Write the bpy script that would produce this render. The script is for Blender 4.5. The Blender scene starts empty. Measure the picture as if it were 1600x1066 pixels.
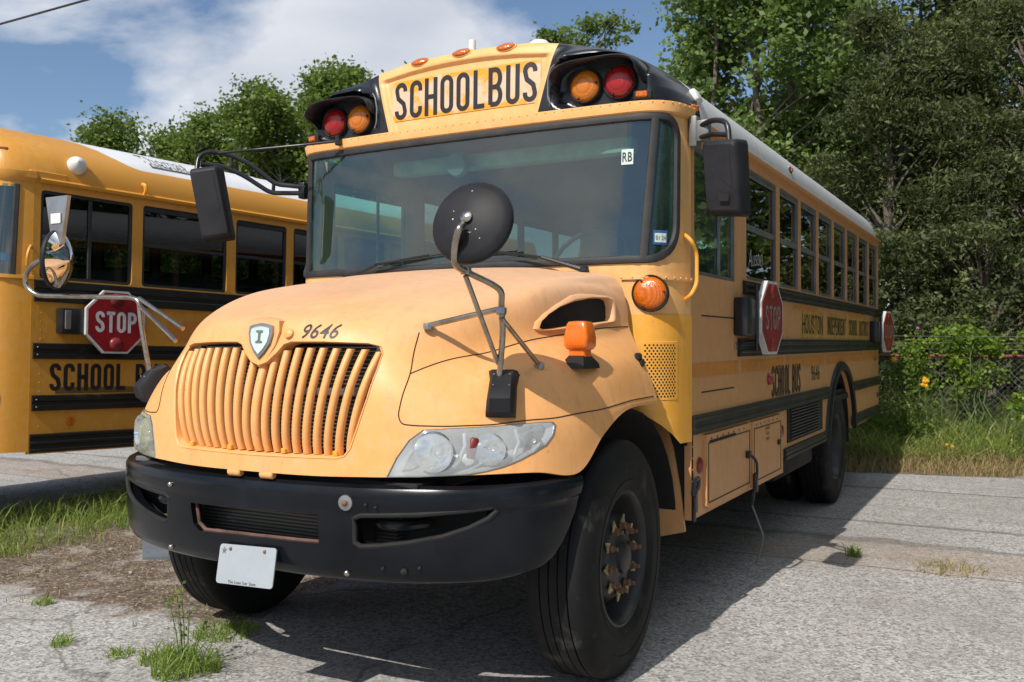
import bpy, bmesh, math, random
import numpy as np
from mathutils import Vector, Matrix
from mathutils.geometry import tessellate_polygon
from mathutils.bvhtree import BVHTree
random.seed(7); RNG = np.random.default_rng(7)
R = math.radians
scene = bpy.context.scene
COL = scene.collection

# ------------------------------------------------------------------ camera
cam = bpy.data.cameras.new('camera'); camo = bpy.data.objects.new('camera', cam); COL.objects.link(camo)
def cam_axes(yaw=-.504, pitch=.002, roll=-.001):
    c, s = math.cos(yaw), math.sin(yaw)
    F = Vector((s, c, 0)); Rt = Vector((c, -s, 0)); U = Vector((0, 0, 1))
    F2 = F*math.cos(pitch)+U*math.sin(pitch); U2 = U*math.cos(pitch)-F*math.sin(pitch)
    return Rt*math.cos(roll)+U2*math.sin(roll), U2*math.cos(roll)-Rt*math.sin(roll), F2
_r, _u, _f = cam_axes()
camo.matrix_world = Matrix(((_r.x, _u.x, -_f.x, 2.761), (_r.y, _u.y, -_f.y, -3.909), (_r.z, _u.z, -_f.z, 1.480), (0, 0, 0, 1)))
cam.sensor_width = 36; cam.lens = 36*1470.8/1600; cam.clip_start = .05; cam.clip_end = 3000
scene.camera = camo
cam.dof.use_dof = True; cam.dof.focus_distance = 4.6; cam.dof.aperture_fstop = 5.6
scene.render.resolution_x = 1024; scene.render.resolution_y = 682

# ------------------------------------------------------------------ light
SUN_TO = Vector((-.07, -.97, 1.0)).normalized()
elev = math.asin(SUN_TO.z)
world = bpy.data.worlds.new('World'); scene.world = world; world.use_nodes = True
wn = world.node_tree.nodes; wl = world.node_tree.links; wn.clear()
sky = wn.new('ShaderNodeTexSky'); sky.sky_type = 'NISHITA'; sky.sun_disc = False
sky.sun_elevation = elev; sky.sun_rotation = math.atan2(SUN_TO.x, SUN_TO.y)
sky.air_density = 1.0; sky.dust_density = .15; sky.ozone_density = 3.0; sky.altitude = 0
tc = wn.new('ShaderNodeTexCoord'); sep = wn.new('ShaderNodeSeparateXYZ'); wl.new(tc.outputs['Generated'], sep.inputs[0])
zc = wn.new('ShaderNodeMath'); zc.operation = 'MAXIMUM'; zc.inputs[1].default_value = .0; wl.new(sep.outputs['Z'], zc.inputs[0])
za = wn.new('ShaderNodeMath'); za.operation = 'ADD'; za.inputs[1].default_value = .22; wl.new(zc.outputs[0], za.inputs[0])
dx = wn.new('ShaderNodeMath'); dx.operation = 'DIVIDE'; wl.new(sep.outputs['X'], dx.inputs[0]); wl.new(za.outputs[0], dx.inputs[1])
dy = wn.new('ShaderNodeMath'); dy.operation = 'DIVIDE'; wl.new(sep.outputs['Y'], dy.inputs[0]); wl.new(za.outputs[0], dy.inputs[1])
cmb = wn.new('ShaderNodeCombineXYZ'); wl.new(dx.outputs[0], cmb.inputs[0]); wl.new(dy.outputs[0], cmb.inputs[1])
mp = wn.new('ShaderNodeMapping'); wl.new(cmb.outputs[0], mp.inputs[0]); mp.inputs['Location'].default_value = (4.4, .35, 0)
n1 = wn.new('ShaderNodeTexNoise'); n1.inputs['Scale'].default_value = .75; n1.inputs['Detail'].default_value = 9; n1.inputs['Roughness'].default_value = .55; n1.inputs['Distortion'].default_value = .25
wl.new(mp.outputs[0], n1.inputs['Vector'])
cr = wn.new('ShaderNodeValToRGB'); cr.color_ramp.elements[0].position = .48; cr.color_ramp.elements[1].position = .56
wl.new(n1.outputs['Fac'], cr.inputs[0])
n2 = wn.new('ShaderNodeTexNoise'); n2.inputs['Scale'].default_value = 1.3; n2.inputs['Detail'].default_value = 7
wl.new(mp.outputs[0], n2.inputs['Vector'])
cc = wn.new('ShaderNodeValToRGB'); cc.color_ramp.elements[0].position = .3; cc.color_ramp.elements[1].position = .7
cc.color_ramp.elements[0].color = (5.0, 5.4, 6.3, 1); cc.color_ramp.elements[1].color = (9.6, 9.7, 9.9, 1)
wl.new(n2.outputs['Fac'], cc.inputs[0])
mx = wn.new('ShaderNodeMix'); mx.data_type = 'RGBA'
wl.new(cr.outputs[0], mx.inputs[0]); wl.new(sky.outputs[0], mx.inputs[6]); wl.new(cc.outputs[0], mx.inputs[7])
bg = wn.new('ShaderNodeBackground'); bg.inputs['Strength'].default_value = .108
wl.new(mx.outputs[2], bg.inputs[0])
wo = wn.new('ShaderNodeOutputWorld'); wl.new(bg.outputs[0], wo.inputs[0])

sd = bpy.data.lights.new('sun', 'SUN'); sd.energy = 4.6; sd.angle = R(.5); sd.color = (1, .94, .86)
so = bpy.data.objects.new('sun', sd); COL.objects.link(so)
so.rotation_euler = (-SUN_TO).to_track_quat('-Z', 'Y').to_euler(); so.location = (0, -20, 30)
vs = scene.view_settings; vs.view_transform = 'Standard'; vs.look = 'None'; vs.gamma = 1; vs.exposure = 0.0; vs.use_curve_mapping = False
scene.render.engine = 'CYCLES'
scene.cycles.transparent_max_bounces = 24; scene.cycles.max_bounces = 10

# ------------------------------------------------------------------ materials
class NT:
    def __init__(s, name):
        s.m = bpy.data.materials.new(name); s.m.use_nodes = True; s.t = s.m.node_tree; s.t.nodes.clear()
    def n(s, t, **k):
        o = s.t.nodes.new('ShaderNode'+t)
        for a, b in k.items(): setattr(o, a, b)
        return o
    def l(s, a, b): s.t.links.new(a, b)
    def noise(s, scale, detail=4, rough=.55, vec=None, dist=0):
        o = s.n('TexNoise'); o.inputs['Scale'].default_value = scale; o.inputs['Detail'].default_value = detail
        o.inputs['Roughness'].default_value = rough; o.inputs['Distortion'].default_value = dist
        if vec is not None: s.l(vec, o.inputs['Vector'])
        return o.outputs['Fac']
    def ramp(s, fac, stops):
        o = s.n('ValToRGB'); e = o.color_ramp.elements
        while len(e) < len(stops): e.new(.5)
        for k, (p, c) in enumerate(stops):
            e[k].position = p; e[k].color = (c, c, c, 1) if isinstance(c, (int, float)) else (*c, 1)
        s.l(fac, o.inputs[0]); return o.outputs[0]
    def mix(s, fac, a, b, mode='MIX'):
        o = s.n('Mix', data_type='RGBA', blend_type=mode)
        if isinstance(fac, (int, float)): o.inputs[0].default_value = fac
        else: s.l(fac, o.inputs[0])
        for v, i in ((a, 6), (b, 7)):
            if isinstance(v, tuple): o.inputs[i].default_value = (*v, 1)
            else: s.l(v, o.inputs[i])
        return o.outputs[2]
    def math(s, op, a, b=None):
        o = s.n('Math', operation=op)
        for v, i in ((a, 0), (b, 1)):
            if v is None: continue
            if isinstance(v, (int, float)): o.inputs[i].default_value = v
            else: s.l(v, o.inputs[i])
        return o.outputs[0]
    def bump(s, h, strength=.3, dist=.01, nrm=None):
        o = s.n('Bump'); o.inputs['Strength'].default_value = strength; o.inputs['Distance'].default_value = dist
        s.l(h, o.inputs['Height'])
        if nrm is not None: s.l(nrm, o.inputs['Normal'])
        return o.outputs[0]
    def pos(s): return s.n('NewGeometry').outputs['Position']
    def out(s, col, rough=.5, metal=0, nrm=None, spec=None, coat=0, alpha=None, trans=0, ior=None):
        p = s.n('BsdfPrincipled'); o = s.n('OutputMaterial'); s.l(p.outputs[0], o.inputs[0])
        for v, i in ((col, 'Base Color'), (rough, 'Roughness'), (metal, 'Metallic')):
            if isinstance(v, tuple): p.inputs[i].default_value = (*v, 1)
            elif isinstance(v, (int, float)): p.inputs[i].default_value = v
            else: s.l(v, p.inputs[i])
        if nrm is not None: s.l(nrm, p.inputs['Normal'])
        if spec is not None: p.inputs['Specular IOR Level'].default_value = spec
        if coat: p.inputs['Coat Weight'].default_value = coat; p.inputs['Coat Roughness'].default_value = .15
        if trans: p.inputs['Transmission Weight'].default_value = trans
        if ior: p.inputs['IOR'].default_value = ior
        return s.m
def simple(name, col, rough=.5, metal=0, var=.12, vs=6, bump=.05, bs=60, spec=None, col2=None, dirt=None):
    t = NT(name); p = t.pos(); n = t.noise(vs, 5, .6, p)
    c2 = col2 or tuple(min(1, c*(1-var*2)) for c in col)
    c = t.mix(t.ramp(n, [(.35, 0), (.7, 1)]), col, c2)
    if dirt:
        d = t.noise(dirt[1], 6, .7, p); c = t.mix(t.ramp(d, [(dirt[2], 0), (dirt[2]+.12, 1)]), c, dirt[0])
    rr = t.math('MULTIPLY_ADD', n, .25); t.t.nodes[-1].inputs[2].default_value = rough-.12
    return t.out(c, rr, metal, t.bump(t.noise(bs, 3, .6, p), bump, .004), spec)
M = {}
# faded school-bus paint: chalky fading patches, thin grime streaks running down
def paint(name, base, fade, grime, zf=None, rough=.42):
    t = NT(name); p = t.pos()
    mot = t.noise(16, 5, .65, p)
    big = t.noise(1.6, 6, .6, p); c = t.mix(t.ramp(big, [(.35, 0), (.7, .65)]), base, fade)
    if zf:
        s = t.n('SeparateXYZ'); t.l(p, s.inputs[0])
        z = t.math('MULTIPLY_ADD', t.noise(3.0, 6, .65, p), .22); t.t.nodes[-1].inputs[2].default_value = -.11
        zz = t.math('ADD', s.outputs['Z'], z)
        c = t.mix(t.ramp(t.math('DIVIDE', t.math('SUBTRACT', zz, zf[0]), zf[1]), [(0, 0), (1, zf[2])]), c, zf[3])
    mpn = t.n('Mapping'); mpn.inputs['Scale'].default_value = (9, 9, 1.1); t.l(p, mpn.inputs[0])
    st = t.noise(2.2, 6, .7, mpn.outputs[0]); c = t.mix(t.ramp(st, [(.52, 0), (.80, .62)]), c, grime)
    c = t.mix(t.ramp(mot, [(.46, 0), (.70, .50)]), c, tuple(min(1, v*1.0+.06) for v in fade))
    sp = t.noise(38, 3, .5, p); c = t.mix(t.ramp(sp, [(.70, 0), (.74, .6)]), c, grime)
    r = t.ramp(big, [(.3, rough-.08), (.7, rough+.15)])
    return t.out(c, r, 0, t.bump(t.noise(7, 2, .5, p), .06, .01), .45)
M['hood'] = paint('faded_hood_paint', (.80, .375, .115), (.75, .38, .15), (.42, .25, .13), (1.46, .30, .85, (.62, .395, .255)), .46)
M['fascia'] = paint('front_paint', (.79, .375, .115), (.74, .37, .14), (.5, .26, .10), None, .42)
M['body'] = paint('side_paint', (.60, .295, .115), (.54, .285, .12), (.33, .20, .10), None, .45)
M['header'] = paint('header_paint', (.80, .42, .14), (.78, .46, .19), (.50, .30, .15), None, .42)
M['cowl'] = paint('cowl_paint', (.80, .36, .03), (.74, .37, .07), (.45, .25, .08), None, .35)
M['bus2'] = paint('second_bus_paint', (.60, .275, .030), (.55, .26, .04), (.36, .17, .03), None, .36)
M['roof'] = paint('roof_paint', (.56, .58, .60), (.46, .48, .50), (.24, .23, .21), None, .38)
M['roof2'] = paint('second_roof_paint', (.74, .76, .78), (.66, .68, .71), (.40, .38, .34), None, .42)
M['black'] = simple('black_trim', (.006, .008, .012), .30, 0, .3, 5, .06, 90, col2=(.02, .022, .026))
M['rail'] = simple('black_rail', (.007, .009, .008), .5, 0, .3, 3, .1, 50, dirt=((.05, .045, .03), 4, .62))
M['bumper'] = simple('bumper_plastic', (.003, .004, .006), .20, 0, .2, 3, .03, 300, spec=.26, col2=(.008, .010, .014), dirt=((.05, .05, .05), 34, .735))
M['rubber'] = simple('rubber_seal', (.014, .014, .015), .6, 0, .2, 10, .1, 100, col2=(.03, .03, .03))
M['tyre'] = simple('tyre_rubber', (.009, .009, .010), .72, 0, .3, 4, .15, 120, spec=.3, dirt=((.045, .042, .038), 6, .56))
M['rim'] = simple('black_rim', (.02, .02, .022), .45, 0, .3, 8, .1, 80, dirt=((.09, .05, .03), 18, .62))
M['rust'] = simple('rusty_steel', (.14, .062, .030), .75, .25, .3, 25, .3, 150, col2=(.24, .14, .08))
M['brown'] = simple('rusty_frame', (.16, .085, .06), .8, 0, .3, 12, .2, 90)
M['steel'] = simple('steel_tube', (.50, .44, .37), .26, 1, .25, 14, .1, 120, dirt=((.32, .17, .09), 22, .60))
M['alu'] = simple('dull_aluminium', (.42, .43, .44), .42, .9, .2, 8, .05, 100)
M['framegrey'] = simple('window_frame_grey', (.20, .21, .21), .5, .4, .2, 5, .05, 80)
M['mirrorblack'] = simple('black_plastic_shell', (.010, .010, .012), .55, 0, .25, 5, .06, 260, spec=.25, col2=(.022, .022, .026), dirt=((.07, .07, .07), 14, .72))
M['white'] = simple('white_plastic', (.72, .72, .70), .4, 0, .08, 6, .03, 60)
M['plate'] = simple('licence_plate', (.35, .39, .42), .4, 0, .05, 9, .02, 60)
M['ink'] = simple('black_ink', (.016, .016, .018), .45, 0, .2, 20, .02, 60)
M['whiteink'] = simple('white_reflective_ink', (.62, .62, .62), .4, 0, .1, 20, .02, 60)
M['greyink'] = simple('worn_white_ink', (.38, .30, .30), .5, 0, .3, 60, .02, 60, dirt=((.20, .03, .03), 45, .50))
M['redsign'] = simple('red_sign_sheet', (.30, .012, .018), .35, 0, .2, 6, .02, 40)
M['dullred'] = simple('faded_red_sheet', (.22, .02, .018), .4, 0, .3, 10, .02, 40)
M['white_ind'] = simple('dirty_cream_plastic', (.52, .42, .20), .5, 0, .4, 30, .05, 60)
def lens(name, col, em=0):
    t = NT(name); p = t.pos(); v = t.n('TexVoronoi'); v.inputs['Scale'].default_value = 150; v.inputs['Randomness'].default_value = .15; t.l(p, v.inputs['Vector'])
    c = t.mix(t.ramp(v.outputs['Distance'], [(.1, 0), (.6, 1)]), col, tuple(x*.45 for x in col))
    m = t.out(c, .18, 0, t.bump(v.outputs['Distance'], .5, .003), .5, coat=.5)
    m.node_tree.nodes['Principled BSDF'].inputs['Subsurface Weight'].default_value = .35
    m.node_tree.nodes['Principled BSDF'].inputs['Subsurface Radius'].default_value = (.03, .01, .004)
    m.node_tree.nodes['Principled BSDF'].inputs['Subsurface Scale'].default_value = 1
    return m
M['amber'] = lens('amber_lens', (.95, .22, .005)); M['redlens'] = lens('red_lens', (.50, .004, .006)); M['amberlamp'] = lens('amber_flasher_lens', (.90, .27, .012))
M['seat'] = simple('seat_vinyl', (.05, .045, .04), .55, 0, .3, 6, .1, 40)
M['inner'] = simple('interior_panel', (.20, .20, .19), .6, 0, .2, 4, .05, 30)
M['dash'] = simple('dashboard', (.36, .42, .38), .6, 0, .2, 6, .05, 30)
M['dark'] = simple('dark_underbody', (.012, .012, .012), .8, 0, .3, 6, .2, 30)
M['chrome'] = NT('chrome_reflector'); M['chrome'] = M['chrome'].out((.82, .84, .86), .10, 1)
M['satin'] = NT('satin_silver').out((.62, .64, .66), .30, .55)
M['mirrorglass'] = NT('mirror_glass').out((.75, .78, .78), .02, 1)
def glass(name, tint, base=.05, rough=.015, dirt=0, dcol=(.42, .48, .45)):
    t = NT(name); lw = t.n('LayerWeight'); lw.inputs[0].default_value = .5
    f = t.math('POWER', lw.outputs['Facing'], 4); f2 = t.math('MULTIPLY_ADD', f, .85); t.t.nodes[-1].inputs[2].default_value = base
    tr = t.n('BsdfTransparent'); gl = t.n('BsdfGlossy'); gl.inputs['Roughness'].default_value = rough
    p = t.pos()
    tr.inputs[0].default_value = (*tint, 1)
    m = t.n('MixShader'); t.l(f2, m.inputs[0]); t.l(tr.outputs[0], m.inputs[1]); t.l(gl.outputs[0], m.inputs[2])
    last = m.outputs[0]
    if dirt:
        df = t.n('BsdfDiffuse'); df.inputs[0].default_value = (*dcol, 1)
        d = t.ramp(t.noise(2.4, 7, .65, p), [(.35, dirt*.35), (.75, dirt)])
        m2 = t.n('MixShader'); t.l(d, m2.inputs[0]); t.l(last, m2.inputs[1]); t.l(df.outputs[0], m2.inputs[2]); last = m2.outputs[0]
    o = t.n('OutputMaterial'); t.l(last, o.inputs[0]); return t.m
M['wglass'] = glass('windshield_glass', (.46, .78, .70), .15, .012, .05, (.24, .44, .40))
M['sglass'] = glass('side_glass', (.20, .24, .23), .05)
M['cglass'] = glass('driver_glass', (.36, .58, .50), .07, .02, .14, (.16, .32, .26))
M['hglass'] = glass('headlamp_cover', (.95, .97, .97), .07, .07, .50, (.74, .76, .74))
M['hglass_old'] = glass('yellowed_headlamp_cover', (.75, .76, .62), .07, .12, .55, (.55, .55, .42))

M['beacon'] = NT('beacon_plastic').out((.78, .15, .006), .22, 0, None, .5, coat=.4)
# ------------------------------------------------------------------ mesh helpers
_bc = {}
def _bevbox(b, sz):
    k = (round(b, 4), tuple(round(x, 4) for x in sz))
    if k not in _bc:
        bm = bmesh.new(); bmesh.ops.create_cube(bm, size=1)
        for v in bm.verts: v.co = Vector((v.co.x*sz[0], v.co.y*sz[1], v.co.z*sz[2]))
        if b > 0: bmesh.ops.bevel(bm, geom=list(bm.edges), offset=b, segments=2 if b > .008 else 1, affect='EDGES', profile=.5)
        bm.verts.index_update()
        _bc[k] = ([v.co.copy() for v in bm.verts], [tuple(v.index for v in f.verts) for f in bm.faces]); bm.free()
    return _bc[k]
def rounded(pts, r, n=4):
    P = [Vector(p) for p in pts]; out = [P[0]]
    for i in range(1, len(P)-1):
        a, b, c = P[i-1], P[i], P[i+1]
        d1 = (a-b); d2 = (c-b); rr = min(r, d1.length*.48, d2.length*.48)
        s = b+d1.normalized()*rr; e = b+d2.normalized()*rr
        for k in range(n+1):
            t = k/n; out.append(s*(1-t)**2+b*2*t*(1-t)+e*t*t)
    return out+[P[-1]]
class MB:
    def __init__(s): s.v = []; s.f = []; s.m = []
    def add(s, V, F, mi=0):
        o = len(s.v); s.v += [tuple(p) for p in V]; s.f += [tuple(i+o for i in f) for f in F]; s.m += [mi]*len(F); return s
    def box(s, c, size, b=0, rot=None, mi=0):
        V, F = _bevbox(b, size); c = Vector(c)
        return s.add([(rot @ p if rot else p)+c for p in V], F, mi)
    def tube(s, pts, r, n=8, mi=0, closed=False, flat=None):
        P = [Vector(p) for p in pts]; m = len(P); V = []
        rs = r if hasattr(r, '__len__') else [r]*m
        T = []
        for i in range(m):
            a = P[(i-1) % m] if (closed or i > 0) else P[i]; b = P[(i+1) % m] if (closed or i < m-1) else P[i]
            T.append((b-a).normalized())
        u = T[0].orthogonal().normalized()
        for i in range(m):
            u = (u-T[i]*u.dot(T[i])).normalized(); w = T[i].cross(u)
            for k in range(n):
                a = 2*math.pi*k/n; V.append(P[i]+(u*math.cos(a)+w*math.sin(a)*(flat or 1))*rs[i])
        F = []
        for i in range(m if closed else m-1):
            j = (i+1) % m
            for k in range(n):
                l = (k+1) % n; F.append((i*n+k, i*n+l, j*n+l, j*n+k))
        if not closed: F += [tuple(range(n-1, -1, -1)), tuple((m-1)*n+k for k in range(n))]
        return s.add(V, F, mi)
    def lathe(s, prof, o, ax, n=32, mi=0, up=None, cap=False):
        o = Vector(o); ax = Vector(ax).normalized(); u = (Vector(up) if up else ax.orthogonal()).normalized(); u = (u-ax*u.dot(ax)).normalized(); w = ax.cross(u)
        V = []; m = len(prof)
        for r, h in prof:
            for k in range(n):
                a = 2*math.pi*k/n; V.append(o+ax*h+(u*math.cos(a)+w*math.sin(a))*r)
        F = [(i*n+k, i*n+(k+1) % n, (i+1)*n+(k+1) % n, (i+1)*n+k) for i in range(m-1) for k in range(n)]
        if cap: F += [tuple(range(n-1, -1, -1)), tuple((m-1)*n+k for k in range(n))]
        return s.add(V, F, mi)
    def grid(s, G, mi=0, closed=False, skip=None):
        nr = len(G); nc = len(G[0]); V = [p for row in G for p in row]
        F = []
        for i in range(nr-1):
            for j in range(nc if closed else nc-1):
                if skip and skip(i, j): continue
                k = (j+1) % nc; F.append((i*nc+j, i*nc+k, (i+1)*nc+k, (i+1)*nc+j))
        return s.add(V, F, mi)
    def poly(s, loops, to3, depth=None, mi=0):
        """planar polygon with holes; loops of (a,b); to3(a,b,d)->point; depth -> closed sides"""
        flat = [p for L in loops for p in L]
        tri = tessellate_polygon([[Vector((a, b, 0)) for a, b in L] for L in loops])
        s.add([to3(a, b, 0) for a, b in flat], tri, mi)
        if depth is not None:
            s.add([to3(a, b, depth) for a, b in flat], [t[::-1] for t in tri], mi)
            for L in loops:
                n = len(L); V = [to3(a, b, 0) for a, b in L]+[to3(a, b, depth) for a, b in L]
                s.add(V, [(i, (i+1) % n, n+(i+1) % n, n+i) for i in range(n)], mi)
        return s
    def mirror(s):
        o = MB(); o.v = [(-x, y, z) for x, y, z in s.v]; o.f = [f[::-1] for f in s.f]; o.m = list(s.m); return o
    def build(s, name, mats, parent=None, smooth=35, weld=False):
        me = bpy.data.meshes.new(name); me.from_pydata(s.v, [], s.f)
        if not isinstance(mats, (list, tuple)): mats = [mats]
        for m in mats: me.materials.append(m)
        if len(mats) > 1: me.polygons.foreach_set('material_index', s.m)
        bm = bmesh.new(); bm.from_mesh(me)
        if weld: bmesh.ops.remove_doubles(bm, verts=bm.verts, dist=.0004)
        bmesh.ops.recalc_face_normals(bm, faces=bm.faces); bm.to_mesh(me); bm.free()
        if smooth: me.shade_smooth(); me.set_sharp_from_angle(angle=R(smooth))
        me.update(); return link(name, me, parent)
def link(name, me, parent=None):
    o = bpy.data.objects.new(name, me); COL.objects.link(o)
    if parent: o.parent = parent
    return o
def tag(o, label=None, cat=None, group=None, kind=None):
    if label: o['label'] = label
    if cat: o['category'] = cat
    if group: o['group'] = group
    if kind: o['kind'] = kind
    return o
def thing(name, label, cat, loc=(0, 0, 0), group=None):
    o = bpy.data.objects.new(name, None); COL.objects.link(o); o.location = loc; o.empty_display_size = .3
    return tag(o, label, cat, group)
def boolean(o, cutters, op='DIFFERENCE'):
    for c in cutters:
        m = o.modifiers.new('b', 'BOOLEAN'); m.object = c; m.operation = op; m.solver = 'EXACT'
    dg = bpy.context.evaluated_depsgraph_get(); me = bpy.data.meshes.new_from_object(o.evaluated_get(dg)); old = o.data
    o.modifiers.clear(); o.data = me
    for c in cutters: bpy.data.objects.remove(c)
    me.shade_smooth(); me.set_sharp_from_angle(angle=R(32)); return o
def text_mb(body, w, h, to3, bold=0.0, shear=0.0, z=0):
    cu = bpy.data.curves.new('t', 'FONT'); cu.body = body; cu.offset = bold; cu.shear = shear; cu.resolution_u = 3; cu.space_character = 1.06
    o = bpy.data.objects.new('t', cu); COL.objects.link(o)
    dg = bpy.context.evaluated_depsgraph_get(); dg.update(); me = bpy.data.meshes.new_from_object(o.evaluated_get(dg))
    X = [v.co.x for v in me.vertices]; Y = [v.co.y for v in me.vertices]
    x0, x1, y0, y1 = min(X), max(X), min(Y), max(Y)
    mb = MB().add([to3((v.co.x-x0)/(x1-x0)*w-w/2, (v.co.y-y0)/(y1-y0)*h-h/2) for v in me.vertices], [tuple(p.vertices) for p in me.polygons])
    bpy.data.objects.remove(o); return mb
def _arc(cx, cy, rx, ry, t0, t1, n=10): return [(cx+rx*math.cos(R(t0+(t1-t0)*k/n)), cy+ry*math.sin(R(t0+(t1-t0)*k/n))) for k in range(n+1)]
def glyph(c, w, h, s):
    """condensed road-gothic strokes, centre lines inside a w x h box for stroke s"""
    a, b, x, y = s/2, s/2, w-s/2, h-s/2; r = (x-a)/2; m = (a+x)/2; q = min(r*1.05, (y-b)/2); hm = h/2
    G = {'H': [[(a, 0), (a, h)], [(x, 0), (x, h)], [(a, hm), (x, hm)]], 'L': [[(a, h), (a, b), (w, b)]], 'T': [[(0, y), (w, y)], [(m, 0), (m, y)]], 'I': [[(m, 0), (m, h)]],
         'U': [[(a, h)]+_arc(m, b+q, r, q, 180, 360)+[(x, h)]], 'O': [_arc(m, y-q, r, q, 0, 180)+_arc(m, b+q, r, q, 180, 360)+[(x, y-q)]], 'N': [[(a, 0), (a, h)], [(a, y), (x, b)], [(x, 0), (x, h)]],
         'E': [[(w, b), (a, b), (a, y), (w, y)], [(a, hm), (x, hm)]], 'P': [[(a, 0), (a, y)]+[(m, y)]+_arc(m, y-(y-hm)/2, r, (y-hm)/2, 90, -90)+[(a, hm)]],
         'C': [[(x, y-q-(y-b)*.10)]+_arc(m, y-q, r, q, 0, 180)+_arc(m, b+q, r, q, 180, 360)+[(x, b+q+(y-b)*.10)]],
         'D': [[(a, b), (a, y), (m, y)]+_arc(m, y-q, r, q, 90, 0)+_arc(m, b+q, r, q, 0, -90)+[(a, b)]],
         'R': [[(a, 0), (a, y)]+[(m, y)]+_arc(m, y-(y-hm)/2, r, (y-hm)/2, 90, -90)+[(a, hm)], [(m, hm), (x, 0)]],
         'B': [[(a, b), (a, y), (m*.98, y)]+_arc(m, y-(y-hm)/2, r*.93, (y-hm)/2, 90, -90)+[(a, hm)], [(m, hm)]+_arc(m, b+(hm-b)/2, r, (hm-b)/2, 90, -90)+[(a, b)]],
         'S': [[(x, y-q-.04*h)]+_arc(m, y-q, r, q, 0, 180)+[(a, y-q-.03*h), (a+r*.35, hm+.075*h), (x-r*.35, hm-.075*h), (x, b+q+.03*h)]+_arc(m, b+q, r, q, 0, -180)+[(a, b+q+.04*h)]]}
    return G[c]
def stroke_mb(c, w, h, s, to3):
    mb = MB()
    for L in glyph(c, w, h, s):
        P = [L[0]]
        for p in L[1:]:
            if math.hypot(p[0]-P[-1][0], p[1]-P[-1][1]) > 1e-5: P.append(p)
        n = len(P); closed = math.hypot(P[0][0]-P[-1][0], P[0][1]-P[-1][1]) < 1e-5
        if closed: P = P[:-1]; n -= 1
        V = []
        for i in range(n):
            p = P[i]; a = P[(i-1) % n] if (closed or i) else None; b = P[(i+1) % n] if (closed or i < n-1) else None
            def d(u, v): l = math.hypot(v[0]-u[0], v[1]-u[1]); return ((v[0]-u[0])/l, (v[1]-u[1])/l)
            d1 = d(a, p) if a else d(p, b); d2 = d(p, b) if b else d1
            nx, ny = -(d1[1]+d2[1]), d1[0]+d2[0]; l = math.hypot(nx, ny) or 1; nx /= l; ny /= l; k = s/2/max(.45, nx*-d1[1]+ny*d1[0])
            V += [to3(p[0]+nx*k, p[1]+ny*k), to3(p[0]-nx*k, p[1]-ny*k)]
        mb.add(V, [(2*i, 2*i+1, 2*((i+1) % n)+1, 2*((i+1) % n)) for i in range(n if closed else n-1)])
    return mb
def lettering(body, w, h, s, to3, name, mat, par, gap=.22, wide={}):
    """one object per letter, laid out over width w centred on to3(0, 0)"""
    ws = [(.25 if c == 'I' else .5 if c == ' ' else .9 if c in 'LET' else 1) for c in body]; u = w/(sum(ws)+gap*(len(body)-1)); x = -w/2
    for c, k in zip(body, ws):
        if c != ' ': stroke_mb(c, u*k, h, min(s, u*k), lambda a, b, x=x: to3(x+a, b-h/2)).build(name, mat, par, 0)
        x += u*(k+gap)
def rrect(a0, a1, b0, b1, r, n=5):
    out = []
    rr = r if hasattr(r, '__len__') else [r]*4   # corners: (a1,b1) (a0,b1) (a0,b0) (a1,b0)
    for (ca, cb, t0), q in zip(((a1, b1, 0), (a0, b1, 90), (a0, b0, 180), (a1, b0, 270)), rr):
        sa = 1 if ca == a1 else -1; sb = 1 if cb == b1 else -1
        for k in range(n+1):
            t = R(t0+90*k/n); out.append((ca-sa*q+q*math.cos(t), cb-sb*q+q*math.sin(t)))
    return out
def npmesh(name, V, F, mat, parent=None, attr=None, smooth=False):
    """fast mesh from numpy: V (n,3), F (m,k) all same k"""
    me = bpy.data.meshes.new(name); n = len(V); m, k = F.shape
    me.vertices.add(n); me.vertices.foreach_set('co', np.ascontiguousarray(V, dtype=np.float32).ravel())
    me.loops.add(m*k); me.loops.foreach_set('vertex_index', np.ascontiguousarray(F, dtype=np.int32).ravel())
    me.polygons.add(m); me.polygons.foreach_set('loop_start', np.arange(0, m*k, k, dtype=np.int32))
    if attr is not None:
        a = me.attributes.new('tone', 'FLOAT', 'POINT'); a.data.foreach_set('value', np.ascontiguousarray(attr, dtype=np.float32))
    me.update(calc_edges=True)
    if smooth: me.shade_smooth()
    me.materials.append(mat); return link(name, me, parent)

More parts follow.
